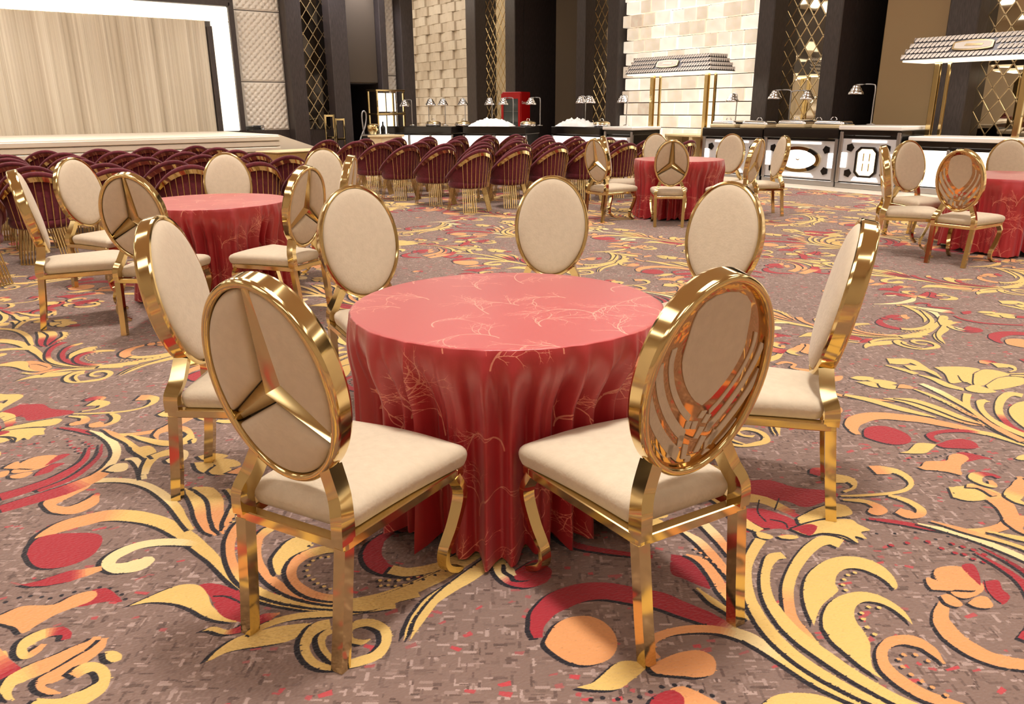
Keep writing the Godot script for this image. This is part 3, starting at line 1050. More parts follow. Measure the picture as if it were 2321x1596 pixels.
func chafing_dish(at: Vector3, turn: float, round_: bool, label: String) -> void:
	var t := thing("chafing_dish", label, "dish", at, turn, "covered dishes on the counters")
	var s := Shape.new()
	if round_:
		s.lathe(Vector3.ZERO, [Vector2(0, 0), Vector2(0.19, 0.0), Vector2(0.2, 0.02), Vector2(0.2, 0.06), Vector2(0.0, 0.06)], 28)
		obj("pan", s, M.chrome, t)
		s = Shape.new()
		s.lathe(Vector3(0, 0.062, 0), [Vector2(0.2, 0), Vector2(0.19, 0.03), Vector2(0.15, 0.055), Vector2(0.08, 0.07), Vector2(0.0, 0.075)], 28)
		obj("lid", s, M.brass, t)
	else:
		s.box(Vector3(0, 0.035, 0), Vector3(0.62, 0.07, 0.42), 0.015)
		obj("pan", s, M.beige_lid, t)
		s = Shape.new()
		var out := PackedVector3Array()
		for q in [[0.27, 0.17], [-0.27, 0.17], [-0.27, -0.17], [0.27, -0.17]]:
			for k in 5:
				var a := atan2(q[1], q[0])
				var base: float = [PI / 4, 3 * PI / 4, -3 * PI / 4, -PI / 4][[[1, 1], [-1, 1], [-1, -1], [1, -1]].find([int(signf(q[0])), int(signf(q[1]))])]
				var aa := base - PI / 4 + PI / 2 * k / 4.0
				out.append(Vector3(q[0] - signf(q[0]) * 0.05 + cos(aa) * 0.05, 0, q[1] - signf(q[1]) * 0.05 + sin(aa) * 0.05))
		s.pad(out, [[1.1, 0.072], [1.09, 0.10], [1.04, 0.125], [0.9, 0.14], [0.5, 0.15], [0.0, 0.15]], Vector3.UP)
		obj("lid", s, M.chrome, t)
	s = Shape.new()
	var hy := 0.145 if not round_ else 0.13
	var arc := []
	for k in 9:
		arc.append(Vector3(cos(PI * k / 8.0) * 0.06, hy + sin(PI * k / 8.0) * 0.055, 0))
	s.tube(arc, 0.009, 8)
	obj("handle", s, M.chrome, t)


func canopy(at: Vector3, turn: float, span: float, feet: float, label: String) -> void:
	# local x along the counter, z towards the room; at is on the counter, feet its height
	var t := thing("buffet_canopy", label, "canopy", at, turn)
	var ew := span / 2 + 0.42
	var tw := span / 2 + 0.25
	var y0 := 2.12 - feet
	var y1 := 2.46 - feet
	var ez := 0.42
	var tz := 0.26
	var s := Shape.new()
	s.box(Vector3(0, (y0 + y1) / 2, 0), Vector3(tw * 2 - 0.02, y1 - y0 - 0.04, tz * 2 - 0.02), 0.0)
	s.quad(Vector3(-tw, y1, -tz), Vector3(tw, y1, -tz), Vector3(tw, y1, tz), Vector3(-tw, y1, tz))
	for f in [[Vector3(-ew, y0, ez), Vector3(ew, y0, ez), Vector3(tw, y1, tz), Vector3(-tw, y1, tz)], [Vector3(ew, y0, ez), Vector3(ew, y0, -ez), Vector3(tw, y1, -tz), Vector3(tw, y1, tz)], [Vector3(ew, y0, -ez), Vector3(-ew, y0, -ez), Vector3(-tw, y1, -tz), Vector3(tw, y1, -tz)], [Vector3(-ew, y0, -ez), Vector3(-ew, y0, ez), Vector3(-tw, y1, tz), Vector3(-tw, y1, -tz)]]:
		s.quad(f[0], f[1], f[2], f[3])
	var roof := obj("roof", s, M.scale_ground, t)
	s = Shape.new()
	for side in 3:
		var a: Vector3 = [Vector3(-ew, y0, ez), Vector3(ew, y0, ez), Vector3(-ew, y0, -ez)][side]
		var b: Vector3 = [Vector3(ew, y0, ez), Vector3(ew, y0, -ez), Vector3(-ew, y0, ez)][side]
		var c: Vector3 = [Vector3(tw, y1, tz), Vector3(tw, y1, -tz), Vector3(-tw, y1, tz)][side]
		var d: Vector3 = [Vector3(-tw, y1, tz), Vector3(tw, y1, tz), Vector3(-tw, y1, -tz)][side]
		var n := ((b - a).cross(d - a)).normalized()
		var rows := 4
		var wide := (b - a).length()
		for i in rows:
			var t0 := (i + 0.12) / rows
			var l := a.lerp(d, t0)
			var r := b.lerp(c, t0)
			var m := int(l.distance_to(r) / 0.068)
			for k in m:
				if side == 0 and i in [1, 2] and absf((k + 0.5) / m - 0.5) < 0.16:
					continue
				var q := l.lerp(r, (k + (0.5 if i % 2 else 0.35)) / m)
				var ux := (r - l).normalized() * 0.030
				var uy := (d - a).normalized() * 0.088
				var pts := [q - ux + uy, q - ux + uy * 0.35, q - ux * 0.7 + uy * 0.1, q, q + ux * 0.7 + uy * 0.1, q + ux + uy * 0.35, q + ux + uy]
				for e in range(1, 6):
					s.tri(pts[0] + n * 0.004, pts[e] + n * 0.016, pts[e + 1] + n * 0.016)
	var tiles := obj("shingles", s, M.white_gloss, roof)
	stuff(tiles)
	var tilt := Basis(Vector3.RIGHT, -atan2(ez - tz, y1 - y0))
	var mid := Vector3(0, (y0 + y1) / 2, (ez + tz) / 2)
	var plaque := ell(0.30, 0.085, 28)
	for k in plaque.size():
		plaque[k] = Vector2(clampf(plaque[k].x * 1.35, -0.30, 0.30), plaque[k].y)
	s = Shape.new()
	s.plate(plaque, 0.005, 0.03)
	var pl := obj("plaque", s, M.brass, roof, mid)
	pl.basis = tilt
	var inner := []
	for q in plaque:
		inner.append(q * Vector2(0.9, 0.74))
	flat_part("plaque_face", pl, inner, Vector2.ZERO, 0.028, 0.034, M.white_gloss)
	flat_part("plaque_bar", pl, [Vector2(-0.12, -0.014), Vector2(0.14, -0.02), Vector2(0.16, 0.01), Vector2(-0.10, 0.02)], Vector2.ZERO, 0.033, 0.04, M.brass)
	piece("light_panel", t, Vector3(0, y0 - 0.015, 0), Vector3(ew * 2 - 0.06, 0.03, ez * 2 - 0.06), M.lit_warm, 0.008)
	var l := AreaLight3D.new()
	l.name = "canopy_light"
	l.area_size = Vector2(ew * 2 - 0.1, ez * 2 - 0.1)
	l.light_energy = 2.0
	l.light_color = LAMP_C
	l.shadow_enabled = true
	l.position = Vector3(0, y0 - 0.04, 0)
	l.rotation_degrees.x = -90
	t.add_child(l)
	for sx in [-1.0, 1.0]:
		piece("post", t, Vector3(sx * span / 2, y0 / 2, -0.05), Vector3(0.09, y0, 0.09), M.gold, 0.008)
		piece("post", t, Vector3(sx * (span / 2 - 0.0) + 0.13, y0 / 2, -0.16), Vector3(0.05, y0, 0.05), M.gold, 0.006)


# ---------------------------------------------------------------- banquet chairs

func cl(r: float, h: float, f: float) -> Vector3:
	return Vector3(r, h, 0.27 - f)   # chair axes: right, up, forward from the back feet


const TILT := 11.0
const OV_A := 0.205
const OV_B := 0.28

func ov(x: float, y: float, d: float) -> Vector3:   # a point of the oval back: across, along its height, forward of its rear face
	var t := deg_to_rad(TILT)
	return cl(x, 0.757 + y * cos(t) + d * sin(t), 0.008 - y * sin(t) + d * cos(t))


func bar_path(pts: Array, n := 6) -> Array:
	var c := Curve3D.new()
	for k in pts.size():
		var a: Vector3 = pts[maxi(k - 1, 0)]
		var b: Vector3 = pts[mini(k + 1, pts.size() - 1)]
		var t := (b - a) / 6.0
		c.add_point(pts[k], -t, t)
	var out := []
	for k in (pts.size() - 1) * n + 1:
		out.append(c.sample(k / n, float(k % n) / n) if k / n < pts.size() - 1 else pts[pts.size() - 1])
	return out


func rect(w: float, h: float) -> Array:
	return [Vector2(-w / 2, -h / 2), Vector2(w / 2, -h / 2), Vector2(w / 2, h / 2), Vector2(-w / 2, h / 2)]


func ellipse_arc(a: float, b: float, from: float, to: float, n: int, d: float) -> PackedVector3Array:
	var out := PackedVector3Array()
	for k in n + 1:
		var t := deg_to_rad(lerpf(from, to, float(k) / n))
		out.append(ov(a * cos(t), b * sin(t), d))
	return out


var seat_mesh: ArrayMesh
var frame_mesh: ArrayMesh
var ring_mesh: ArrayMesh
var front_pad_mesh: ArrayMesh
var leg_meshes := []
var post_meshes := []
var star_meshes := []
var star_pads := []
var plate_mesh: ArrayMesh
var inlay_meshes := []

func chair_meshes() -> void:
	# cushion
	var corners := [Vector2(-0.172, 0.065), Vector2(0.172, 0.065), Vector2(0.236, 0.556), Vector2(-0.236, 0.556)]
	var out := PackedVector3Array()
	for k in 4:
		var c: Vector2 = corners[k]
		var pv: Vector2 = corners[(k + 3) % 4]
		var nx: Vector2 = corners[(k + 1) % 4]
		var r := 0.03 if k < 2 else 0.032
		var a := c + (pv - c).normalized() * r
		var b := c + (nx - c).normalized() * r
		for i in 6:
			var t := i / 5.0
			var q := a.lerp(c, t).lerp(c.lerp(b, t), t)
			out.append(cl(q.x, 0.0, q.y))
		for i in range(1, 6):   # the long sides: the front bows out, the flanks bow in
			var t := i / 6.0
			var e := nx + (c - nx).normalized() * (0.03 if (k + 1) % 4 < 2 else 0.032)
			var q := b.lerp(e, t)
			var bow: float = [0.0, -0.008, 0.018, -0.008][k] * sin(PI * t)
			var side := (nx - c).normalized().orthogonal() * -1.0
			if k == 2:
				q.y += bow
			else:
				q -= side * bow * (1.0 if k != 0 else 0.0)
			out.append(cl(q.x, 0.0, q.y))
	var s := Shape.new()
	s.pad(out, [[0.0, 0.372], [0.95, 0.372], [0.97, 0.375], [0.99, 0.388], [1.0, 0.402], [1.0, 0.410], [0.99, 0.420], [0.96, 0.430], [0.90, 0.439], [0.80, 0.446], [0.62, 0.453], [0.4, 0.457], [0.2, 0.459], [0.0, 0.459]], Vector3.UP)
	seat_mesh = s.mesh()
	# frame under the cushion
	s = Shape.new()
	var f := [cl(-0.172, 0.356, 0.04), cl(0.172, 0.356, 0.04), cl(0.205, 0.356, 0.515), cl(-0.205, 0.356, 0.515)]
	for k in 4:
		var a: Vector3 = f[k]
		var b: Vector3 = f[(k + 1) % 4]
		var along := (b - a).normalized()
		s.box((a + b) / 2, Vector3(a.distance_to(b) + 0.034, 0.03, 0.034), 0.003, Basis(along, Vector3.UP, along.cross(Vector3.UP)))
	frame_mesh = s.mesh()
	# legs: straight square ones behind, flat curved ones in front
	for sx in [-1.0, 1.0]:
		s = Shape.new()
		s.sweep([cl(sx * 0.163, 0.0, 0.0), cl(sx * 0.166, 0.12, 0.016), cl(sx * 0.172, 0.345, 0.04)], rect(0.036, 0.036), Vector3(1, 0, 0))
		leg_meshes.append(s.mesh())
	for sx in [-1.0, 1.0]:
		s = Shape.new()
		var path := bar_path([cl(sx * 0.202, 0.345, 0.503), cl(sx * 0.214, 0.285, 0.522), cl(sx * 0.207, 0.19, 0.492), cl(sx * 0.190, 0.10, 0.458), cl(sx * 0.187, 0.04, 0.474), cl(sx * 0.197, 0.004, 0.535)], 5)
		var sc := []
		for k in path.size():
			sc.append(lerpf(1.15, 0.8, float(k) / path.size()))
		s.sweep(path, rect(0.036, 0.022), Vector3(1, 0, 0), false, false, sc)
		leg_meshes.append(s.mesh())
	# posts that carry the oval
	for sx in [-1.0, 1.0]:
		s = Shape.new()
		var path := bar_path([cl(sx * 0.172, 0.362, 0.04), cl(sx * 0.172, 0.42, 0.042), cl(sx * 0.150, 0.475, 0.062), cl(sx * 0.118, 0.545, 0.073)], 4)
		s.sweep(path, rect(0.036, 0.05), Vector3(1, 0, 0))
		post_meshes.append(s.mesh())
	# oval ring: rounded bead behind, flat band outside
	s = Shape.new()
	var prof := []
	for k in 9:
		var a := PI + PI * k / 8.0
		prof.append(Vector2(-0.010 + 0.011 * cos(a), 0.006 + 0.010 * sin(a)))
	prof.append_array([Vector2(0.002, 0.012), Vector2(0.003, 0.05), Vector2(0.0, 0.058), Vector2(-0.008, 0.060), Vector2(-0.014, 0.056), Vector2(-0.018, 0.046)])
	var n := 72
	var m := prof.size()
	for k in m:
		var rows := []
		for i in n:
			var t := TAU * i / n
			var nrm := Vector2(OV_B * cos(t), OV_A * sin(t)).normalized()
			var row := PackedVector3Array()
			for q in ([prof[k], prof[(k + 1) % m]]):
				row.append(ov(OV_A * cos(t) + nrm.x * q.x, OV_B * sin(t) + nrm.y * q.x, q.y))
			rows.append(row)
		if k < 8:
			continue
		s.grid(rows, false, true)
	var bead := []
	for i in n:
		var t := TAU * i / n
		var nrm := Vector2(OV_B * cos(t), OV_A * sin(t)).normalized()
		var row := PackedVector3Array()
		for k in 9:
			row.append(ov(OV_A * cos(t) + nrm.x * prof[k].x, OV_B * sin(t) + nrm.y * prof[k].x, prof[k].y))
		bead.append(row)
	s.grid(bead, false, true)
	ring_mesh = s.mesh()
	# pad in front
	s = Shape.new()
	var fwd := (ov(0, 0, 1) - ov(0, 0, 0)).normalized()
	s.pad(ellipse_arc(OV_A - 0.016, OV_B - 0.016, 0, 355, 71, 0.0), [[1.0, 0.036], [1.0, 0.05], [0.985, 0.059], [0.95, 0.067], [0.88, 0.074], [0.75, 0.080], [0.5, 0.085], [0.0, 0.087]], fwd)
	front_pad_mesh = s.mesh()
	# star of three ridged bars behind, and the three pads between them
	var mid := Vector2(0, -0.012)
	var ends := []
	for a in [90.0, 209.0, 331.0]:
		ends.append(Vector2((OV_A - 0.012) * cos(deg_to_rad(a)), (OV_B - 0.012) * sin(deg_to_rad(a))))
	for k in 3:
		var dirn: Vector2 = (ends[k] - mid).normalized()
		var d0: Vector2 = (ends[(k + 1) % 3] - mid).normalized()
		var d1: Vector2 = (ends[(k + 2) % 3] - mid).normalized()
		var n0 := mid + (dirn + d0).normalized() * 0.036
		var n1 := mid + (dirn + d1).normalized() * 0.036
		var w := dirn.orthogonal() * 0.011
		if w.dot(n0 - n1) < 0:
			w = -w
		var t: Vector2 = ends[k]
		var a := ov(mid.x, mid.y, -0.012)
		var b := ov(t.x, t.y, 0.001)
		s = Shape.new()
		var p0 := ov(n0.x, n0.y, 0.018)
		var p1 := ov(n1.x, n1.y, 0.018)
		var t0 := ov(t.x + w.x, t.y + w.y, 0.018)
		var t1 := ov(t.x - w.x, t.y - w.y, 0.018)
		s.quad(a, b, t0, p0)
		s.quad(b, a, p1, t1)
		s.quad(p0, t0, t1, p1)
		s.tri(a, p0, p1)
		star_meshes.append(s.mesh())
	var spans := [[90.0, 209.0], [209.0, 331.0], [331.0, 450.0]]
	for k in 3:
		var line := PackedVector3Array()
		var e0: Vector2 = ends[k]
		var e1: Vector2 = ends[(k + 1) % 3]
		var notch: Vector2 = mid + ((e0 - mid).normalized() + (e1 - mid).normalized()).normalized() * 0.040
		for i in 23:
			var t := deg_to_rad(lerpf(spans[k][0] + 4.5, spans[k][1] - 4.5, i / 22.0))
			line.append(ov((OV_A - 0.021) * cos(t), (OV_B - 0.021) * sin(t), 0.0))
		var last := line[22]
		var first := line[0]
		var nn := ov(notch.x, notch.y, 0.0)
		for i in range(1, 9):
			line.append(last.lerp(nn, i / 8.0))
		for i in range(1, 8):
			line.append(nn.lerp(first, i / 8.0))
		s = Shape.new()
		s.pad(line, [[1.0, 0.03], [1.0, 0.016], [0.975, 0.008], [0.92, 0.002], [0.82, -0.002], [0.6, -0.006], [0.3, -0.008], [0.0, -0.008]], fwd)
		star_pads.append(s.mesh())
	# polished plate with fabric showing through its cut pattern
	s = Shape.new()
	s.pad(ellipse_arc(OV_A - 0.018, OV_B - 0.018, 0, 355, 71, 0.0), [[1.0, 0.028], [1.0, 0.012], [0.6, 0.011], [0.0, 0.0105]], fwd)
	plate_mesh = s.mesh()
	var shapes := [ogive()]
	for k in 5:
		for sx in [-1.0, 1.0]:
			shapes.append(band(k, sx))
	for q in [[0.03, -0.36, 0.05], [0.12, -0.42, 0.06], [-0.05, -0.46, 0.06], [-0.16, -0.44, 0.06], [0.20, -0.52, 0.07], [0.04, -0.56, 0.09], [-0.22, -0.60, 0.10], [0.10, -0.70, 0.13], [-0.10, -0.74, 0.13], [0.30, -0.66, 0.12], [-0.36, -0.68, 0.11], [-0.02, -0.86, 0.09], [0.24, -0.84, 0.08]]:
		var lean: float = 0.35 * signf(q[0] + 0.01)
		var h: float = q[2]
		shapes.append(PackedVector2Array([Vector2(q[0] - 0.05, q[1] - h * 0.6), Vector2(q[0] + 0.03, q[1] - h * 0.5 - 0.02), Vector2(q[0] + 0.07 + lean * h, q[1] + h * 0.5), Vector2(q[0] - 0.02 + lean * h, q[1] + h * 0.7)]))
	var lim := PackedVector2Array()
	for i in 48:
		lim.append(Vector2(cos(TAU * i / 48), sin(TAU * i / 48)) * 0.87)
	for sh in shapes:
		for piece in Geometry2D.intersect_polygons(sh, lim):
			s = Shape.new()
			var tri := Geometry2D.triangulate_polygon(piece)
			var n0 := s.v.size()
			for q in piece:
				s.p(ov(q.x * OV_A, q.y * OV_B, 0.0085))
			for i in tri:
				s.ix.append(n0 + i)
			for i in piece.size():
				var a: Vector2 = piece[i]
				var b: Vector2 = piece[(i + 1) % piece.size()]
				s.quad(ov(a.x * OV_A, a.y * OV_B, 0.0085), ov(b.x * OV_A, b.y * OV_B, 0.0085), ov(b.x * OV_A, b.y * OV_B, 0.013), ov(a.x * OV_A, a.y * OV_B, 0.013))
			inlay_meshes.append(s.mesh())


func half_ogive(off: float) -> PackedVector2Array:   # the right flank of the pointed oval, pushed outwards
	var out := PackedVector2Array()
	for i in 15:
		var t := i / 14.0
		var y := lerpf(0.62, -0.26 - off * 1.15, t)
		var x := (0.50 + off) * pow(maxf(0.0, 1.0 - pow(maxf(0.0, (0.30 - y) / (0.56 + off * 1.15)), 1.7)), 0.8) if y < 0.30 else 0.50 + off - (y - 0.30) * 0.14
		out.append(Vector2(x, y))
	return out


func ogive() -> PackedVector2Array:
	var r := half_ogive(0.0)
	var out := PackedVector2Array()
	for i in 9:
		var t := PI - PI * i / 8.0
		out.append(Vector2(cos(t) * 0.45, 0.62 + sin(t) * 0.22))
	for i in range(1, r.size()):
		out.append(r[i])
	for i in range(r.size() - 2, 0, -1):
		out.append(Vector2(-r[i].x, r[i].y))
	return out


func band(k: int, sx: float) -> PackedVector2Array:
	var d0: float = [0.13, 0.28, 0.46, 0.64, 0.84][k]
	var wid: float = [0.07, 0.11, 0.125, 0.125, 0.11][k] * (1.0 if sx < 0 else 0.7)
	var a := half_ogive(d0)
	var b := half_ogive(d0 + wid)
	var top: float = [0.42, 0.28, 0.10, -0.12, -0.36][k]
	var gap: float = 0.07 + 0.035 * k
	var out := PackedVector2Array()
	for q in a:
		if q.y < top and q.x > gap:
			out.append(Vector2(q.x * sx, q.y))
	b.reverse()
	for q in b:
		if q.y < top + 0.03 and q.x > gap + 0.02:
			out.append(Vector2(q.x * sx, q.y))
	return out


var proto := {}

func banquet_chair(back: String, x: float, z: float, to: Vector2, label: String, group: String) -> Node3D:
	var turn := atan2(-(to.x - x), -(to.y - z))
	if proto.has(back):
		var c := copy(proto[back], "banquet_chair", Vector3(x, 0, z), turn, label)
		c.set_meta("group", group)
		return c
	var t := thing("banquet_chair", label, "chair", Vector3(x, 0, z), turn, group)
	proto[back] = t
	obj("seat", seat_mesh, M.cream, t)
	obj("seat_frame", frame_mesh, M.gold, t)
	for k in 4:
		obj("leg", leg_meshes[k], M.gold, t)
	for k in 2:
		obj("back_post", post_meshes[k], M.gold, t)
	var ring := obj("back_frame", ring_mesh, M.gold, t)
	obj("backrest", front_pad_mesh, M.cream, t)
	if back == "star":
		for k in 3:
			obj("star_bar", star_meshes[k], M.gold, ring)
			obj("rear_pad", star_pads[k], M.cream, ring)
	else:
		var pl := obj("back_plate", plate_mesh, M.rosegold, t)
		for m in inlay_meshes:
			obj("fabric_inlay", m, M.cream, pl)
	return t


# ---------------------------------------------------------------- tables under their cloths

func tablecloth(x: float, z: float, r: float, top: float, seed_: int, label: String, group: String, pushed: Array = []) -> void:
	var n := FastNoiseLite.new()
	n.seed = seed_
	n.frequency = 0.9
	var s := Shape.new()
	var cols := 440
	var rows := []
	var uvs := []
	var rings := [0.0, 0.3, 0.6, 0.85, 0.96, 0.985]
	for q in rings:
		var row := PackedVector3Array()
		var ut := []
		for j in cols + 1:
			var a := TAU * j / cols
			row.append(Vector3(cos(a) * r * q, top, sin(a) * r * q))
			ut.append(Vector2(cos(a) * r * q, sin(a) * r * q))
		rows.append(row)
		uvs.append(ut)
	var down := 30
	for i in down + 1:
		var t := float(i) / down
		var row := PackedVector3Array()
		var ut := []
		for j in cols + 1:
			var a := TAU * j / cols
			var c := Vector2(cos(a), sin(a))
			var f := n.get_noise_2d(c.x * 2.2, c.y * 2.2) * 1.2 + (1.0 - 2.0 * pow(absf(sin(a * 13.0 + 5.0 * n.get_noise_2d(c.x * 1.1 + 40.0, c.y * 1.1))), 0.75)) * (0.6 + n.get_noise_2d(c.x * 1.5 - 20.0, c.y * 1.5)) + 0.3 * sin(a * 41.0 + seed_ + 6.0 * n.get_noise_2d(c.x * 1.4, c.y * 1.4 + 70.0))
			var f2 := n.get_noise_3d(c.x * 4.0, c.y * 4.0, t * 1.1)
			var amp := lerpf(0.004, 0.044, smoothstep(0.0, 0.25, t)) + 0.030 * t * t
			var hem := 0.012 + 0.07 * maxf(0.0, n.get_noise_2d(c.x * 1.8 + 9.0, c.y * 1.8 - 4.0)) + 0.02 * maxf(0.0, -f)
			var y := lerpf(top - 0.004, hem, t) if t > 0.02 else top - 0.003
			var rad := r - 0.002 + 0.006 * sin(minf(t * 12.0, PI / 2)) - 0.030 * smoothstep(0.05, 0.4, t) + 0.014 * smoothstep(0.6, 1.0, t) + amp * f * 0.8 + 0.006 * f2 * t
			for q in pushed:
				var d := absf(angle_difference(a, q[0]))
				rad -= q[1] * (1.0 - smoothstep(0.36, 0.72, d)) * smoothstep(0.08, 0.36, t)
			row.append(Vector3(c.x * rad, y, c.y * rad))
			ut.append(Vector2(a * r, (top - y) + r))
		rows.append(row)
		uvs.append(ut)
	s.grid(rows, false, false, uvs)
	var o := obj("tablecloth", s, M.velvet, self, Vector3(x, 0, z))
	tag(o, label, "tablecloth", group)


func twig(im: Image, at: Vector2, ang: float, len_: float, w: float, depth: int, c: Color) -> void:
	var size := im.get_width()
	var steps := int(len_)
	var q := at
	var bend := rng.randf_range(-0.012, 0.012)
	for i in steps:
		ang += bend
		q += Vector2.from_angle(ang)
		var ww := maxf(1.0, w * (1.0 - 0.5 * i / steps))
		im.fill_rect(Rect2i(posmod(int(q.x), size), posmod(int(q.y), size), ceili(ww), ceili(ww)), c)
		if depth > 0 and i > 6 and rng.randf() < 0.020:
			twig(im, q, ang + rng.randf_range(0.45, 0.9) * (1 if rng.randf() < 0.5 else -1), len_ * rng.randf_range(0.25, 0.5), ww * 0.75, depth - 1, c)
	if depth > 0:
		for sg in [-1, 1]:
			twig(im, q, ang + sg * rng.randf_range(0.25, 0.6), len_ * rng.randf_range(0.4, 0.6), w * 0.6, depth - 1, c)


func velvet() -> void:
	var im := Image.create(1024, 1024, false, Image.FORMAT_RGB8)
	im.fill(Color(0.64, 0.018, 0.085))
	rng.seed = 77
	for k in 3000:
		im.fill_rect(Rect2i(rng.randi() % 1024, rng.randi() % 1024, 1 + rng.randi() % 3, 4 + rng.randi() % 20), Color(0.64, 0.018, 0.085).lightened(rng.randf_range(0.0, 0.06)))
	for k in 12:
		var at := Vector2((k % 4) * 256 + rng.randf_range(0, 110) + 100 * (k / 4 % 2), (k / 4) * 341 + rng.randf_range(0, 130))
		twig(im, at, -PI / 2 + rng.randf_range(-0.5, 0.5), rng.randf_range(170, 260), 5.5, 3, Color(0.90, 0.56, 0.46).darkened(rng.randf_range(0.0, 0.12)))
	var m := mat(Color.WHITE, 0.5)
	m.clearcoat_enabled = true
	m.clearcoat = 0.9
	m.clearcoat_roughness = 0.38
	m.albedo_texture = ImageTexture.create_from_image(im)
	m.uv1_scale = Vector3(1.25, 1.25, 1)
	m.rim_enabled = true
	m.rim = 0.3
	m.rim_tint = 0.25
	M.velvet = m


# ---------------------------------------------------------------- maroon barrel chairs

func barrel_chair(label: String) -> Node3D:
	var t := thing("barrel_chair", label, "chair", Vector3.ZERO, 0.0, "maroon barrel chairs set out for the stage")
	var edge := 118.0
	var rim := []
	var rows := []
	var inner := []
	for k in 33:
		var a := deg_to_rad(lerpf(-edge, edge, k / 32.0))
		var h := 0.47 + 0.375 * pow(0.5 + 0.5 * cos(a * 180.0 / edge), 0.8)
		var c := Vector3(sin(a) * 0.305, 0, cos(a) * 0.30)
		rim.append(c * 1.04 + Vector3.UP * h)
		rows.append(PackedVector3Array([c * 1.02 + Vector3.UP * h, c * 0.95 + Vector3.UP * lerpf(h, 0.42, 0.55), c * 0.88 + Vector3.UP * 0.415]))
		inner.append(PackedVector3Array([c * 0.97 + Vector3.UP * h, c * 0.90 + Vector3.UP * lerpf(h, 0.42, 0.55), c * 0.83 + Vector3.UP * 0.415]))
	var s := Shape.new()
	s.grid(rows)
	s.grid(inner)
	obj("back_shell", s, M.maroon, t)
	s = Shape.new()
	s.tube(rim, 0.024, 8)
	obj("padded_rim", s, M.maroon, t)
	s = Shape.new()
	var rail := []
	for k in 17:
		var a := deg_to_rad(lerpf(-66.0, 66.0, k / 16.0))
		var h := 0.47 + 0.375 * pow(0.5 + 0.5 * cos(a * 180.0 / edge), 0.8) - 0.045
		rail.append(Vector3(sin(a) * 0.340, h, cos(a) * 0.330))
	s.sweep(rail, rect(0.045, 0.012), Vector3.UP)
	obj("back_rail", s, M.gold, t)
	s = Shape.new()
	for k in 10:
		var a := deg_to_rad(lerpf(-50.0, 50.0, k / 9.0))
		var h := 0.47 + 0.375 * pow(0.5 + 0.5 * cos(a * 180.0 / edge), 0.8) - 0.05
		s.tube([Vector3(sin(a) * 0.34, h, cos(a) * 0.33), Vector3(sin(a) * 0.285, 0.34, cos(a) * 0.275)], 0.006, 5)
	var rods := obj("back_rods", s, M.gold, t)
	stuff(rods)
	s = Shape.new()
	s.lathe(Vector3(0, 0, -0.02), [Vector2(0.0, 0.325), Vector2(0.24, 0.325), Vector2(0.276, 0.34), Vector2(0.288, 0.375), Vector2(0.278, 0.415), Vector2(0.22, 0.435), Vector2(0.12, 0.442), Vector2(0.0, 0.443)], 28)
	obj("seat", s, M.maroon, t)
	for sx in [-1.0, 1.0]:
		s = Shape.new()
		for k in 7:
			var q := k / 6.0
			s.tube([Vector3(sx * lerpf(0.06, 0.20, q), 0.33, lerpf(0.22, 0.12, q)), Vector3(sx * lerpf(0.10, 0.25, q), 0.0, lerpf(0.31, 0.20, q))], 0.0085, 5)
		s.box(Vector3(sx * 0.175, 0.006, 0.245), Vector3(0.19, 0.012, 0.016), 0.002, Basis(Vector3.UP, sx * 0.63))
		obj("rear_leg", s, M.gold, t)
		s = Shape.new()
		for k in 3:
			s.tube([Vector3(sx * (0.16 + 0.02 * k), 0.33, -0.16), Vector3(sx * (0.20 + 0.022 * k), 0.0, -0.21)], 0.0065, 5)
		obj("front_leg", s, M.gold, t)
	return t


# ---------------------------------------------------------------- the carpet print: scrolls, balls, feathers and flowers drawn in carpet millimetres

const CARPET_U := Vector2(4.018, -0.408)   # the repeat of the print
const CARPET_V := Vector2(2.166, 2.722)
const CN := 2048
const INK := {"Y": Color(0.82, 0.685, 0.40), "C": Color(0.87, 0.775, 0.57), "O": Color(0.82, 0.565, 0.36), "R": Color(0.60, 0.13, 0.175), "r": Color(0.50, 0.06, 0.12), "D": Color(0.075, 0.05, 0.09)}
const RECOLOUR := {"R": "O", "O": "R", "C": "Y", "Y": "Y", "r": "R", "D": "D"}

var web: Image

func to_tile(q: Vector2) -> Vector2:
	var det := CARPET_U.x * CARPET_V.y - CARPET_U.y * CARPET_V.x
	return Vector2(q.x * CARPET_V.y - q.y * CARPET_V.x, CARPET_U.x * q.y - CARPET_U.y * q.x) / det * CN


func dye(poly: PackedVector2Array, c: Color) -> void:
	var lo := Vector2(1e9, 1e9)
	var hi := -lo
	var pts := PackedVector2Array()
	for q in poly:
		var t := to_tile(q)
		pts.append(t)
		lo = lo.min(t)
		hi = hi.max(t)
	var base := (lo / CN).floor() * CN
	lo -= base
	hi -= base
	var n := pts.size()
	for ox in range(0, int(hi.x / CN) + 1):
		for oy in range(0, int(hi.y / CN) + 1):
			var off := base + Vector2(ox, oy) * CN
			var y0 := maxi(0, floori(lo.y - oy * CN))
			var y1 := mini(CN - 1, ceili(hi.y - oy * CN))
			for y in range(y0, y1 + 1):
				var yy := y + 0.5 + off.y
				var xs := []
				for k in n:
					var a := pts[k]
					var b := pts[(k + 1) % n]
					if (a.y <= yy) != (b.y <= yy):
						xs.append(a.x + (yy - a.y) / (b.y - a.y) * (b.x - a.x) - off.x)
				xs.sort()
				for k in range(0, xs.size() - 1, 2):
					var x0 := maxi(0, roundi(xs[k]))
					var x1 := mini(CN, roundi(xs[k + 1]))
					if x1 > x0:
						web.fill_rect(Rect2i(x0, y, x1 - x0, 1), c)


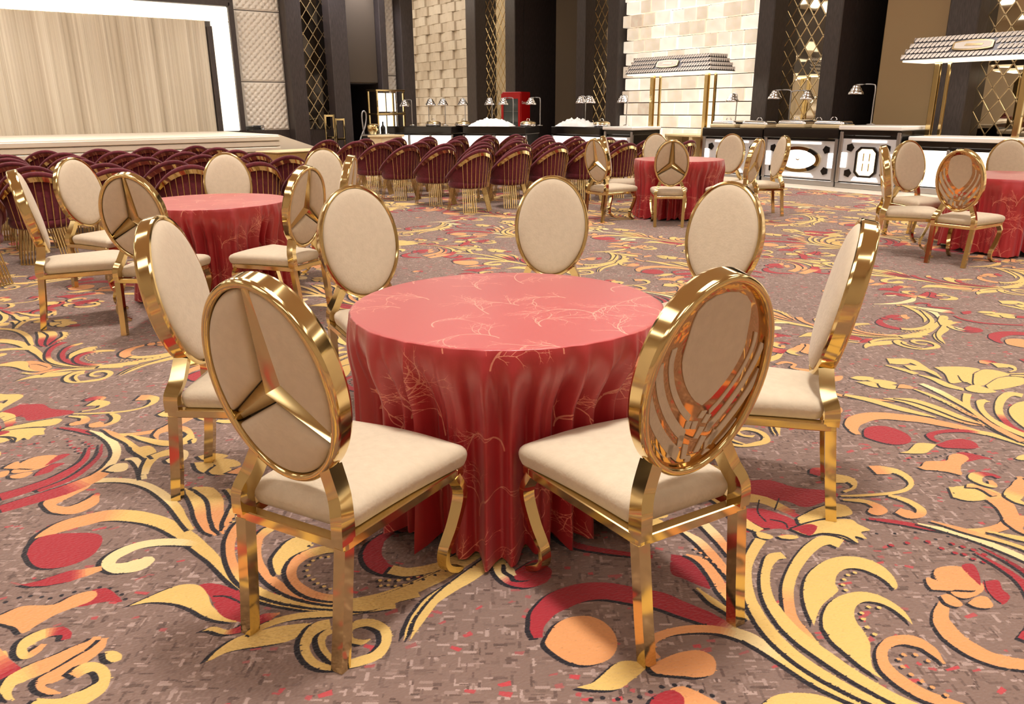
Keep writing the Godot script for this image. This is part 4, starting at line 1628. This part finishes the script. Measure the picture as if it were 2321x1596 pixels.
func curve_through(p: PackedVector2Array, extra: Array, n: int) -> Array:
	# Catmull-Rom through the points; extra holds [half width, colour] of each
	var out := []
	var m := p.size()
	for i in m - 1:
		var p0 := p[i - 1] if i > 0 else p[0] * 2.0 - p[1]
		var p3 := p[i + 2] if i + 2 < m else p[m - 1] * 2.0 - p[m - 2]
		for k in n:
			var t := float(k) / n
			out.append([p[i].cubic_interpolate(p[i + 1], p0, p3, t), lerpf(extra[i][0], extra[i + 1][0], smoothstep(0.0, 1.0, t)), extra[i][1].lerp(extra[i + 1][1], t)])
	out.append([p[m - 1], extra[m - 1][0], extra[m - 1][1]])
	return out


func scroll(at: Vector2, swap: bool, dark_outline: bool, text: String) -> void:
	var pts := PackedVector2Array()
	var extra := []
	for tok in text.split(" "):
		var q := tok.split(",")
		pts.append(Vector2(float(q[0]), float(q[1])) / 1000.0 + at)
		extra.append([float(q[2]) / 1000.0, INK[RECOLOUR[q[3]] if swap else q[3]]])
	var line := curve_through(pts, extra, 5)
	for pass_ in ([0, 1] if dark_outline else [1]):
		var off := OUTLINE_OFF if pass_ == 0 else Vector2.ZERO
		var prev := []
		for i in line.size():
			var t: Vector2 = (line[mini(i + 1, line.size() - 1)][0] - line[maxi(i - 1, 0)][0]).normalized()
			var nrm := t.orthogonal() * maxf(line[i][1], 0.0012)
			var now := [line[i][0] + nrm + off, line[i][0] - nrm + off]
			if prev:
				dye(PackedVector2Array([prev[0], now[0], now[1], prev[1]]), INK.D if pass_ == 0 else line[i][2])
			prev = now


const OUTLINE_OFF := Vector2(-0.0160, -0.0018)  # offset of the dark outline printed along one side of each motif

func blob(at: Vector2, swap: bool, dark_outline: bool, ink: String, text: String) -> void:
	var pts := PackedVector2Array()
	var extra := []
	for tok in text.split(" "):
		var q := tok.split(",")
		pts.append(Vector2(float(q[0]), float(q[1])) / 1000.0 + at)
		extra.append([0.0, Color.WHITE])
	pts.append(pts[0])
	extra.append(extra[0])
	var out := PackedVector2Array()
	var back := PackedVector2Array()
	for q in curve_through(pts, extra, 4):
		out.append(q[0])
		back.append(q[0] + OUTLINE_OFF)
	if dark_outline:
		dye(back, INK.D)
	dye(out, INK[RECOLOUR[ink] if swap else ink])


func beads(at: Vector2, swap: bool, dark_outline: bool, ink: String, r: float, text: String) -> void:
	for tok in text.split(" "):
		var q := tok.split(",")
		var c := Vector2(float(q[0]), float(q[1])) / 1000.0 + at
		for pass_ in ([0, 1] if dark_outline else [1]):
			var ring := PackedVector2Array()
			for k in 8:
				ring.append(c + Vector2.from_angle(TAU * k / 8) * r + (OUTLINE_OFF * 0.6 if pass_ == 0 else Vector2.ZERO))
			dye(ring, INK.D if pass_ == 0 else INK[RECOLOUR[ink] if swap else ink])


const HALF := [Vector2(0, 0), Vector2(2.009, -0.204), Vector2(1.083, 1.361), Vector2(3.092, 1.157)]

func where(copies: String) -> Array:
	var out := [0]
	if "P" in copies:
		out.append(1)
	if "Q" in copies:
		out.append_array([2, 3])
	return out


func S(copies: String, dark_outline: bool, text: String) -> void:
	for k in where(copies):
		scroll(HALF[k], k == 1 or k == 2, dark_outline, text)


func B(copies: String, dark_outline: bool, ink: String, text: String) -> void:
	for k in where(copies):
		blob(HALF[k], k == 1 or k == 2, dark_outline, ink, text)


func D(copies: String, dark_outline: bool, ink: String, r: float, text: String) -> void:
	for k in where(copies):
		beads(HALF[k], k == 1 or k == 2, dark_outline, ink, r, text)


func weave_carpet() -> void:
	web = Image.create(CN, CN, false, Image.FORMAT_RGB8)
	var ground := Color(0.475, 0.385, 0.35)
	web.fill(ground)
	rng.seed = 3
	# the ground: short crossing dashes, lighter and darker, with red flecks
	var ex := Vector2(0.79864, 0.60182)
	var ez := Vector2(-0.60182, 0.79864)
	for k in 22000:
		var c := CARPET_U * rng.randf() + CARPET_V * rng.randf()
		var a := (ex if rng.randf() < 0.6 else ez) * rng.randf_range(0.005, 0.020)
		var b := a.orthogonal().normalized() * rng.randf_range(0.002, 0.006)
		var f := rng.randf()
		var col := ground.lerp(Color(0.71, 0.62, 0.59), rng.randf_range(0.1, 0.8)) if f < 0.5 else ground.lerp(Color(0.30, 0.225, 0.20), rng.randf_range(0.1, 0.8))
		dye(PackedVector2Array([c - a - b, c + a - b, c + a + b, c - a + b]), col)
	for k in 900:
		var c := CARPET_U * rng.randf() + CARPET_V * rng.randf()
		var a := (ex * rng.randf_range(0.5, 1.0) + ez * rng.randf_range(-0.6, 0.3)) * rng.randf_range(0.006, 0.022)
		var b := a.orthogonal().normalized() * rng.randf_range(0.004, 0.010)
		dye(PackedVector2Array([c - a - b * 0.6, c + a - b, c + a * 1.2 + b, c - a + b * 0.8]), ground.lerp(Color(0.72, 0.22, 0.25), rng.randf_range(0.35, 0.9)))
	draw_print()
	# tufts
	for k in 90000:
		var x := rng.randi() % (CN - 4)
		var y := rng.randi() % (CN - 4)
		var c := web.get_pixel(x, y)
		var d := rng.randf_range(-0.075, 0.06)
		web.fill_rect(Rect2i(x, y, 1 + rng.randi() % 3, 1 + rng.randi() % 3), c.lightened(d) if d > 0 else c.darkened(-d))
	var m := mat(Color.WHITE, 0.95)
	m.albedo_texture = ImageTexture.create_from_image(web)
	m.normal_enabled = true
	var n := FastNoiseLite.new()
	n.frequency = 0.25
	n.seed = 8
	var t := NoiseTexture2D.new()
	t.width = 1024
	t.height = 1024
	t.seamless = true
	t.as_normal_map = true
	t.bump_strength = 3.0
	t.noise = n
	m.normal_texture = t
	m.normal_scale = 0.5
	m.rim_enabled = true
	m.rim = 0.3
	m.rim_tint = 0.5
	M.carpet = m


func draw_print() -> void:
	B("", false, "R", "2354,-1626 2445,-1572 2474,-1470 2548,-1381 2547,-1336 2468,-1338 2365,-1359 2352,-1427 2290,-1490 2271,-1564")
	B("", false, "R", "2171,-1495 2232,-1448 2254,-1361 2250,-1298 2261,-1251 2195,-1238 2180,-1287 2156,-1331 2081,-1364 2052,-1399")
	S("", false, "2247,-1546,37,Y 2290,-1490,30,Y 2294,-1414,24,Y 2284,-1338,15,R")
	B("", true, "Y", "2275,-1332 2381,-1333 2465,-1318 2494,-1274 2461,-1229 2404,-1239 2329,-1276 2250,-1298")
	B("", true, "Y", "2190,-1305 2277,-1290 2359,-1253 2415,-1210 2406,-1177 2401,-1130 2362,-1141 2337,-1105 2322,-1140 2290,-1111 2277,-1175 2250,-1215 2200,-1241")
	B("", false, "R", "2194,-1302 2267,-1284 2274,-1253 2208,-1235 2196,-1262")
	B("", true, "Y", "2077,-1367 2093,-1348 2101,-1311 2076,-1306 2056,-1334")
	B("", true, "Y", "2113,-1302 2155,-1282 2166,-1254 2137,-1258 2113,-1283")
	S("", false, "2281,-1496,2,D 2200,-1444,3,D 2165,-1384,3,D")
	S("", false, "2350,-1458,2,D 2258,-1414,3,D")
	S("", false, "2120,-1412,4,D 2115,-1364,6,D 2135,-1347,4,D")
	S("", false, "2190,-1305,3,D 2277,-1290,4,D 2369,-1259,4,D 2425,-1216,4,D")
	S("", false, "2189,-1385,4,D 2209,-1343,5,D 2186,-1309,3,D")
	S("", false, "2271,-1335,2,D 2381,-1333,3,D 2461,-1321,3,D")
	S("", false, "2190,-1305,4,D 2183,-1242,5,D 2250,-1215,6,D 2290,-1165,6,D 2283,-1110,4,D")
	S("P", true, "2850,-1368,38,O 2882,-1344,39,O 2913,-1310,24,Y 2899,-1254,17,Y 2849,-1211,9,Y 2777,-1204,10,Y 2708,-1227,10,Y 2612,-1282,9,Y 2548,-1327,6,Y")
	S("P", true, "2696,-1221,11,Y 2709,-1158,17,Y 2687,-1096,17,Y 2640,-1077,15,O 2614,-1104,34,O 2610,-1141,24,O")
	S("P", true, "2527,-1306,7,Y 2579,-1251,15,Y 2582,-1206,20,O 2571,-1172,14,O 2540,-1189,32,O 2533,-1208,18,O")
	S("P", true, "2471,-1174,8,R 2530,-1095,14,R 2589,-991,15,R 2674,-908,18,Y 2756,-868,20,O 2841,-861,22,O 2915,-892,31,O 2982,-954,43,O 2995,-1012,53,Y 2934,-1052,59,Y 2906,-1089,44,Y")
	D("P", false, "D", 0.0040, "2906,-1079")
	D("P", true, "R", 0.0091, "2365,-1035 2421,-1010 2484,-972 2478,-924 2534,-916 2543,-886 2485,-884 2499,-862 2551,-856 2494,-832 2550,-822 2503,-803")
	B("", false, "r", "1740,-1447 1765,-1405 1737,-1318 1695,-1248 1679,-1270 1666,-1331 1661,-1377")
	S("", true, "1988,-1527,18,C 1957,-1447,19,C 1923,-1376,16,O 1890,-1320,12,O")
	S("", true, "1885,-1528,8,C 1877,-1447,17,C 1846,-1365,18,O 1817,-1299,15,O 1786,-1239,10,O")
	S("", true, "1779,-1417,5,O 1791,-1363,17,O 1760,-1289,18,O 1718,-1221,18,O 1693,-1173,14,Y 1669,-1127,12,Y 1662,-1080,6,Y")
	S("", true, "1662,-1274,4,Y 1648,-1199,13,Y 1646,-1136,11,Y 1639,-1110,6,Y")
	D("", true, "O", 0.0066, "1828,-1419 1824,-1394 1818,-1364 1815,-1333 1804,-1303 1795,-1278")
	S("P", true, "1131,-1388,13,R 1156,-1426,20,R 1215,-1467,33,R 1292,-1482,44,R 1368,-1471,44,R 1431,-1432,43,R 1481,-1365,42,R 1525,-1302,41,R 1545,-1237,36,R 1567,-1171,32,R 1579,-1126,24,R 1586,-1079,17,C 1596,-1030,23,C 1597,-967,21,C 1593,-895,19,Y 1590,-826,18,Y 1596,-767,15,Y 1607,-713,12,Y")
	B("P", true, "O", "1161,-1381 1208,-1403 1259,-1403 1305,-1376 1323,-1332 1315,-1279 1287,-1236 1248,-1211 1205,-1207 1162,-1225 1135,-1261 1126,-1313 1130,-1357")
	S("P", true, "1582,-1041,15,C 1575,-1067,16,C 1551,-1110,17,O 1503,-1151,17,O 1442,-1181,15,O 1378,-1190,16,O 1340,-1164,13,O 1330,-1130,12,O")
	B("P", true, "O", "1292,-1126 1338,-1120 1380,-1114 1419,-1100 1446,-1081 1454,-1046 1433,-1017 1398,-1001 1358,-1018 1334,-1042 1292,-1083 1285,-1102")
	B("P", true, "Y", "1089,-1180 1136,-1168 1187,-1177 1237,-1183 1273,-1162 1292,-1126 1263,-1119 1217,-1113 1176,-1110 1146,-1123 1111,-1153")
	S("P", true, "2052,-1324,18,Y 1968,-1294,17,Y 1879,-1251,15,Y 1810,-1200,15,Y 1752,-1147,17,Y 1711,-1095,19,Y 1671,-1030,20,Y 1645,-968,20,Y 1629,-897,19,Y 1625,-827,18,Y 1631,-748,15,Y 1641,-694,13,Y 1658,-646,12,Y")
	S("P", true, "2241,-1142,31,Y 2226,-1184,28,Y 2160,-1193,21,Y 2063,-1175,19,Y 1964,-1143,17,Y 1882,-1104,17,Y 1812,-1054,16,O 1764,-1010,17,O 1735,-956,17,O 1716,-907,11,Y")
	S("P", true, "2028,-1219,19,Y 1989,-1233,20,Y 1921,-1208,14,Y 1854,-1166,14,Y 1795,-1113,16,Y 1757,-1060,20,Y 1724,-998,23,Y 1704,-932,24,Y 1694,-862,23,Y 1686,-788,21,Y 1686,-718,19,Y 1691,-662,18,Y 1705,-613,16,Y")
	B("P", true, "Y", "1782,-953 1833,-1010 1898,-1063 1976,-1103 2051,-1118 2125,-1116 2183,-1092 2219,-1049 2224,-996 2202,-950 2161,-909 2131,-903 2151,-937 2160,-981 2150,-1026 2116,-1052 2068,-1052 2018,-1030 1989,-1003 1932,-998 1881,-991 1832,-975")
	B("P", true, "Y", "1796,-934 1846,-965 1912,-986 1975,-985 2033,-964 2062,-927 2065,-878 2047,-828 2009,-787 2019,-814 2033,-857 2029,-896 2004,-924 1962,-929 1917,-910 1887,-881 1869,-853 1834,-816 1793,-793 1749,-761 1730,-726 1732,-781 1747,-836 1763,-886")
	D("P", true, "Y", 0.0072, "2119,-1024 2090,-1030 2058,-1024 2029,-1011 2011,-991 2008,-885 1987,-905 1944,-902 1921,-885 1895,-859 1883,-830")
	S("P", true, "1914,-656,4,O 1943,-709,18,O 1941,-749,24,O 1905,-781,18,O 1851,-787,13,O 1801,-764,15,O 1772,-728,20,O 1760,-682,22,O 1759,-636,22,O 1774,-592,20,O 1792,-546,18,O")
	D("P", true, "O", 0.0069, "1864,-739 1889,-719 1836,-737 1816,-717 1805,-689 1801,-660 1801,-634 1891,-688 1801,-600")
	S("PQ", true, "2182,-779,15,O 2114,-758,20,O 2074,-729,28,O 2043,-687,31,O 2030,-634,32,O 2037,-583,28,O 2075,-528,23,O 2116,-486,19,O")
	B("PQ", false, "R", "2384,-758 2429,-733 2389,-704 2366,-674 2308,-672 2323,-707 2346,-738")
	B("PQ", true, "O", "2254,-799 2313,-803 2359,-787 2372,-757 2346,-738 2295,-738 2254,-751 2241,-775")
	B("PQ", true, "O", "2235,-738 2287,-735 2312,-715 2279,-685 2250,-694 2233,-716")
	B("PQ", true, "O", "2209,-804 2235,-794 2233,-767 2217,-743 2191,-748 2185,-776")
	S("PQ", false, "2396,-759,1,D 2351,-734,2,D 2319,-701,3,D 2309,-676,3,D")
	B("P", true, "Y", "1412,-860 1460,-859 1505,-837 1546,-799 1566,-758 1571,-729 1564,-709 1476,-776 1412,-838")
	D("P", true, "Y", 0.0071, "912,-1901 935,-1884 958,-1866 985,-1853 1016,-1850 1039,-1842 1066,-1840 1096,-1843 1121,-1837")
	S("P", true, "830,-1607,1,Y 871,-1645,10,Y 923,-1683,16,Y 989,-1715,23,Y 1066,-1733,23,Y 1141,-1745,24,Y 1213,-1764,23,Y 1289,-1794,23,Y 1362,-1832,25,Y 1420,-1874,27,Y 1466,-1904,41,C 1490,-1878,31,C")
	S("P", true, "1292,-1781,18,Y 1252,-1734,22,Y 1237,-1682,24,C 1245,-1645,30,R 1270,-1616,32,R 1310,-1605,28,R 1353,-1624,19,R 1346,-1657,19,R 1313,-1666,16,R")
	S("P", false, "1316,-1797,19,Y 1364,-1801,25,Y 1405,-1787,18,Y 1447,-1766,9,R")
	S("P", true, "72,-2780,12,O 119,-2853,27,O 184,-2881,42,O 246,-2879,44,O 313,-2868,42,O 379,-2817,38,Y 438,-2737,33,Y 478,-2647,30,Y 508,-2528,28,Y 527,-2417,23,Y 539,-2327,18,Y 545,-2236,15,Y 553,-2158,13,Y 566,-2088,11,Y 593,-2019,12,Y 638,-1952,11,Y 702,-1880,11,Y 789,-1809,15,Y 890,-1763,19,Y")
	S("P", true, "700,-2522,23,O 661,-2486,20,O 621,-2428,16,O 591,-2344,14,O 575,-2256,14,O 572,-2174,15,Y 587,-2092,15,Y 617,-2020,14,Y 661,-1953,13,Y 726,-1880,13,Y 799,-1829,17,Y 883,-1797,21,Y 974,-1774,23,Y")
	S("P", true, "787,-2428,14,Y 742,-2410,21,Y 696,-2371,16,O 658,-2281,14,O 642,-2193,14,O 645,-2107,16,O 665,-2022,16,O 705,-1943,15,O 769,-1870,15,Y 850,-1831,19,Y 941,-1809,27,Y 1048,-1807,30,Y 1131,-1817,22,Y 1192,-1824,19,Y")
	B("P", true, "Y", "848,-2291 811,-2307 763,-2295 706,-2244 682,-2206 668,-2142 674,-2121 696,-2152 728,-2182 778,-2200 809,-2211 832,-2241")
	S("P", true, "918,-2127,17,Y 868,-2160,22,Y 821,-2178,26,Y 767,-2174,23,O 720,-2134,17,O 698,-2067,14,O 706,-1990,16,O 737,-1928,16,O 796,-1873,17,Y")
	D("P", true, "Y", 0.0065, "840,-2124 818,-2135 791,-2133 769,-2117 753,-2092 745,-2061 748,-2033 751,-2005 760,-1978 770,-1956 844,-2256 825,-2223 859,-2257")
	B("P", true, "R", "51,-2749 68,-2806 99,-2843 149,-2836 205,-2800 247,-2767 269,-2731 268,-2689 249,-2643 220,-2607 173,-2588 121,-2595 78,-2628 58,-2676")
	S("P", true, "520,-2464,13,Y 475,-2517,21,C 421,-2558,23,C 363,-2579,24,C 310,-2572,27,C 268,-2547,24,C 256,-2507,20,C 285,-2469,31,C 328,-2457,39,C 356,-2469,32,C 369,-2487,13,C")
	S("P", true, "234,-2508,15,O 187,-2512,25,O 141,-2521,34,R 92,-2528,26,R 52,-2539,14,R 17,-2560,2,R")
	S("P", true, "531,-2574,9,Y 530,-2666,13,Y 532,-2776,17,Y 522,-2887,18,C 499,-2998,17,C 462,-3083,17,C 418,-3139,18,C 360,-3184,20,C 319,-3195,16,C 271,-3167,33,O 216,-3147,43,O 176,-3110,34,O 163,-3069,17,O 188,-3016,25,O 234,-2992,40,O 277,-3009,36,O 311,-3058,15,O 321,-3081,5,R")
	S("P", true, "598,-2913,3,Y 607,-2852,18,Y 606,-2748,24,Y 588,-2648,22,O 580,-2548,18,O 587,-2485,5,O")
	S("P", true, "626,-2900,8,Y 661,-2841,27,Y 666,-2746,25,Y 639,-2637,22,O 616,-2546,15,O 611,-2479,4,O")
	S("P", true, "726,-2807,6,Y 737,-2752,17,Y 726,-2684,14,Y 695,-2622,17,Y 652,-2558,12,O 624,-2502,5,O")
	D("P", true, "Y", 0.0059, "760,-2734 746,-2688 729,-2645 717,-2605 699,-2584 683,-2562 666,-2541")
	B("P", false, "R", "456,-2222 481,-2213 509,-2182 540,-2118 559,-2065 560,-1990 511,-1952 472,-1994 460,-2066 464,-2138")
	B("P", true, "Y", "258,-2240 327,-2253 394,-2260 431,-2246 458,-2211 462,-2149 456,-2097 466,-2017 490,-1969 453,-2001 424,-2049 403,-2110 371,-2167 318,-2217")
	S("P", false, "472,-2136,3,D 507,-2104,4,D 541,-2013,3,D")
	S("P", true, "398,-1988,1,Y 425,-1980,10,Y 448,-1944,10,Y 478,-1931,14,R 512,-1930,21,R 559,-1937,22,R 603,-1934,4,O")
	B("P", true, "Y", "367,-1851 407,-1880 463,-1900 516,-1893 584,-1874 657,-1831 625,-1809 576,-1798 519,-1818 465,-1843 420,-1855 386,-1851")
	S("P", true, "505,-1885,6,Y 537,-1902,12,Y 594,-1901,15,Y 655,-1880,15,Y 728,-1833,13,Y 808,-1798,15,Y 901,-1783,15,Y 982,-1787,4,Y")
	S("P", true, "699,-1798,22,Y 665,-1806,23,Y 628,-1784,18,Y 599,-1742,13,Y 594,-1683,12,Y 614,-1638,12,Y 652,-1616,15,Y 699,-1603,19,Y 743,-1599,18,Y 787,-1629,14,Y 809,-1679,15,Y 795,-1728,17,Y 762,-1749,18,Y 729,-1740,12,Y 715,-1701,10,Y 733,-1671,11,Y 759,-1667,3,Y")
	S("P", true, "691,-1769,13,Y 659,-1760,12,Y 640,-1718,9,Y 639,-1664,8,Y 647,-1635,4,Y")
	D("PQ", false, "D", 0.0069, "-31,-2486 4,-2487 32,-2475 59,-2449 78,-2425 108,-2421 142,-2416 177,-2412 208,-2396 231,-2370 245,-2340 254,-2314 258,-2282")
	B("PQ", false, "R", "172,-2372 184,-2392 209,-2388 230,-2366 248,-2285 239,-2278 210,-2304 133,-2331")
	B("PQ", true, "O", "-72,-2430 -50,-2422 8,-2432 81,-2385 136,-2400 184,-2392 196,-2363 175,-2336 133,-2331 85,-2327 33,-2306 -7,-2286 -21,-2331 -54,-2377 -74,-2397")
	S("PQ", true, "85,-2183,12,R 92,-2210,11,R 73,-2237,19,R 37,-2248,24,Y 3,-2238,24,Y -18,-2207,13,Y -11,-2171,13,Y 11,-2177,14,O 35,-2198,9,O")
	S("PQ", true, "158,-2143,11,O 138,-2118,23,O 100,-2109,29,O 55,-2098,32,O 9,-2096,32,O -37,-2088,30,Y -62,-2066,18,Y -66,-2028,9,Y -55,-2001,3,Y")
	S("PQ", true, "174,-2123,8,O 148,-2087,18,O 107,-2065,23,O 54,-2040,27,O 18,-2032,25,O 5,-2011,9,O 22,-1978,9,O 42,-1957,3,O")
	S("PQ", true, "77,-2008,19,O 108,-2020,24,Y 138,-1997,14,Y 141,-1945,14,Y 111,-1913,27,Y 69,-1906,31,Y 21,-1923,21,Y -17,-1965,14,Y")
	B("PQ", true, "Y", "162,-2061 183,-2049 196,-2020 188,-1999 170,-2002 159,-2025")
	S("PQ", true, "-81,-2209,26,O -62,-2225,11,Y -63,-2180,11,O -80,-2129,17,O")
	S("P", true, "409,-3774,5,C 456,-3650,19,C 466,-3518,18,C 451,-3411,17,C 407,-3316,20,C 360,-3247,32,O 299,-3210,41,O 211,-3183,43,R 108,-3171,39,R 10,-3159,34,R")
	S("P", true, "375,-3568,5,R 329,-3431,13,R 231,-3330,26,R 120,-3284,33,R 19,-3270,36,R")
	S("P", true, "424,-3571,4,R 381,-3428,10,r 268,-3285,16,R 141,-3237,14,R")
	B("P", true, "C", "382,-3273 417,-3308 447,-3312 470,-3285 453,-3227 414,-3231")
	S("P", true, "463,-3754,5,O 493,-3643,16,O 523,-3514,12,Y 532,-3407,21,Y 561,-3346,38,Y")
	B("P", true, "Y", "527,-3471 544,-3437 585,-3425 597,-3356 579,-3293 548,-3261 533,-3329 516,-3419")
	S("P", true, "470,-3340,10,C 505,-3313,15,C 505,-3204,11,C 492,-3094,11,C")
	S("P", true, "572,-3289,24,Y 532,-3219,17,Y 502,-3137,14,C")
	S("P", true, "567,-3293,24,Y 635,-3297,34,Y 682,-3261,22,C 643,-3206,41,C 619,-3234,20,C")
	S("P", true, "547,-3600,5,Y 590,-3504,18,Y 655,-3401,27,Y 723,-3379,34,Y 766,-3452,13,Y 750,-3542,23,O 697,-3572,38,O 643,-3537,14,O 633,-3470,3,O")
	B("P", true, "Y", "747,-3371 773,-3382 761,-3340 743,-3333")
	B("PQ", true, "Y", "723,-3182 783,-3173 828,-3110 785,-3096 732,-3127")
	B("PQ", true, "Y", "765,-3111 808,-3087 841,-3034 837,-2982 780,-3000 754,-3055")
	B("PQ", true, "Y", "693,-3130 751,-3085 743,-3038 706,-2996 685,-3047")
	B("PQ", true, "Y", "715,-3006 762,-3040 798,-2977 761,-2937 722,-2967")
	B("PQ", true, "O", "770,-2947 837,-2964 853,-2917 819,-2891")
	S("PQ", true, "461,-4210,19,R 504,-4217,32,R 543,-4200,13,O 514,-4155,8,O")
	B("P", true, "O", "107,-3513 119,-3576 183,-3601 251,-3557 215,-3501 162,-3470")
	B("P", true, "O", "52,-3555 76,-3582 110,-3592 106,-3513")
	B("P", false, "R", "190,-3475 251,-3557 295,-3542 255,-3507 213,-3484")
	D("P", false, "D", 0.0062, "230,-3826 279,-3788 343,-3749 352,-3685 360,-3641 404,-3669 424,-3643")
	S("P", true, "4795,-2247,24,Y 4871,-2211,29,Y 5070,-2212,25,Y 5255,-2246,20,Y 5407,-2287,14,Y 5524,-2364,16,C 5607,-2446,28,C 5624,-2525,34,C 5614,-2611,27,Y 5580,-2686,11,Y")
	S("P", true, "5629,-2552,11,C 5650,-2467,34,C 5669,-2383,52,C 5659,-2310,11,R")
	S("P", true, "5608,-2663,5,Y 5553,-2550,17,Y 5459,-2445,17,Y 5358,-2368,12,Y 5268,-2329,4,Y")
	S("P", true, "5576,-2502,5,Y 5454,-2391,16,Y 5320,-2302,14,Y 5151,-2262,22,Y 5029,-2290,24,Y 4984,-2343,24,Y")
	B("P", true, "Y", "5370,-2289 5517,-2341 5549,-2316 5494,-2274 5440,-2283 5449,-2227 5319,-2195 5247,-2200")
	S("P", true, "5302,-2209,14,Y 5067,-2140,13,Y 4943,-2072,13,Y 4861,-2004,2,Y")
	D("P", true, "Y", 0.0059, "4918,-2282 4938,-2271 4953,-2254 4978,-2242 5010,-2234 5049,-2229 5091,-2228 5132,-2226")
	D("P", true, "Y", 0.0060, "5456,-2746 5454,-2707 5458,-2672 5479,-2646 5409,-2764")
	S("P", true, "5476,-2801,7,C 5629,-2711,23,C 5782,-2689,29,C 5898,-2715,15,C 5930,-2770,9,C")
	S("P", true, "5714,-2612,11,R 5785,-2604,18,R 5794,-2547,11,R 5732,-2518,13,R 5762,-2431,22,R 5793,-2376,14,R")
	S("P", true, "5822,-2916,6,R 5912,-2898,35,R 5928,-2814,45,R 5958,-2720,45,O")
	S("P", false, "5812,-2885,11,C 5842,-2861,12,C 5888,-2846,9,C")
	B("P", true, "R", "5743,-2302 5823,-2275 5755,-2240 5694,-2259")
	S("P", true, "5594,-2281,8,R 5547,-2205,14,R 5544,-2097,17,R 5608,-1993,14,R 5699,-1882,11,R")
	B("P", true, "R", "5287,-2091 5386,-2103 5372,-2055 5315,-2023 5267,-2051")
	S("P", true, "5301,-2144,5,C 5285,-2106,14,C 5279,-2072,6,C")
	S("", true, "3553,-1903,16,Y 3584,-1795,27,Y 3590,-1648,29,Y 3604,-1541,19,Y 3614,-1474,5,Y")
	S("", true, "3660,-1756,5,Y 3709,-1680,28,Y 3695,-1557,29,Y 3677,-1438,28,Y 3663,-1353,19,O 3687,-1292,6,O")
	S("", true, "3709,-1722,7,Y 3752,-1642,23,Y 3740,-1522,24,Y 3705,-1397,22,Y 3700,-1299,9,O")
	S("", true, "4025,-1746,16,C 3981,-1634,23,C 3913,-1517,20,Y 3841,-1414,15,Y 3743,-1305,15,O 3685,-1211,22,O 3636,-1111,22,O")
	S("", true, "3916,-1729,8,Y 3888,-1620,16,Y 3841,-1512,15,Y 3781,-1404,13,O 3752,-1334,5,O")
	D("", true, "Y", 0.0053, "3862,-1619 3865,-1592 3859,-1563 3847,-1532 3844,-1506 3827,-1473 3813,-1445 3794,-1412 3780,-1382 3762,-1353")
	S("P", true, "4261,-2050,51,Y 4295,-2009,53,Y 4361,-1977,35,Y 4318,-1889,20,Y 4227,-1780,15,Y 4196,-1719,6,Y")
	S("P", true, "4227,-1920,43,Y 4267,-1884,41,Y 4263,-1810,21,Y 4196,-1719,5,Y")
	S("P", true, "4157,-1823,8,Y 4155,-1746,21,Y 4109,-1646,28,Y 4107,-1562,19,Y")
	S("P", true, "4176,-2019,8,Y 4175,-1917,20,Y 4162,-1838,22,Y")
	S("P", true, "4655,-1643,44,Y 4682,-1616,39,Y 4707,-1584,25,Y 4666,-1538,7,Y 4597,-1541,7,Y")
	B("", true, "Y", "4354,-1834 4437,-1782 4504,-1716 4512,-1658 4408,-1651 4230,-1574 4234,-1618 4156,-1655 4287,-1745")
	B("", true, "Y", "4413,-1647 4528,-1646 4567,-1589 4543,-1520 4421,-1542 4254,-1532 4235,-1571")
	B("", true, "Y", "4264,-1525 4431,-1535 4522,-1500 4541,-1449 4453,-1411 4279,-1445 4217,-1482")
	B("", true, "Y", "4140,-1576 4225,-1566 4226,-1509 4203,-1449 4124,-1489 4108,-1545")
	S("", false, "4312,-1688,3,D 4239,-1638,5,D 4215,-1597,5,D")
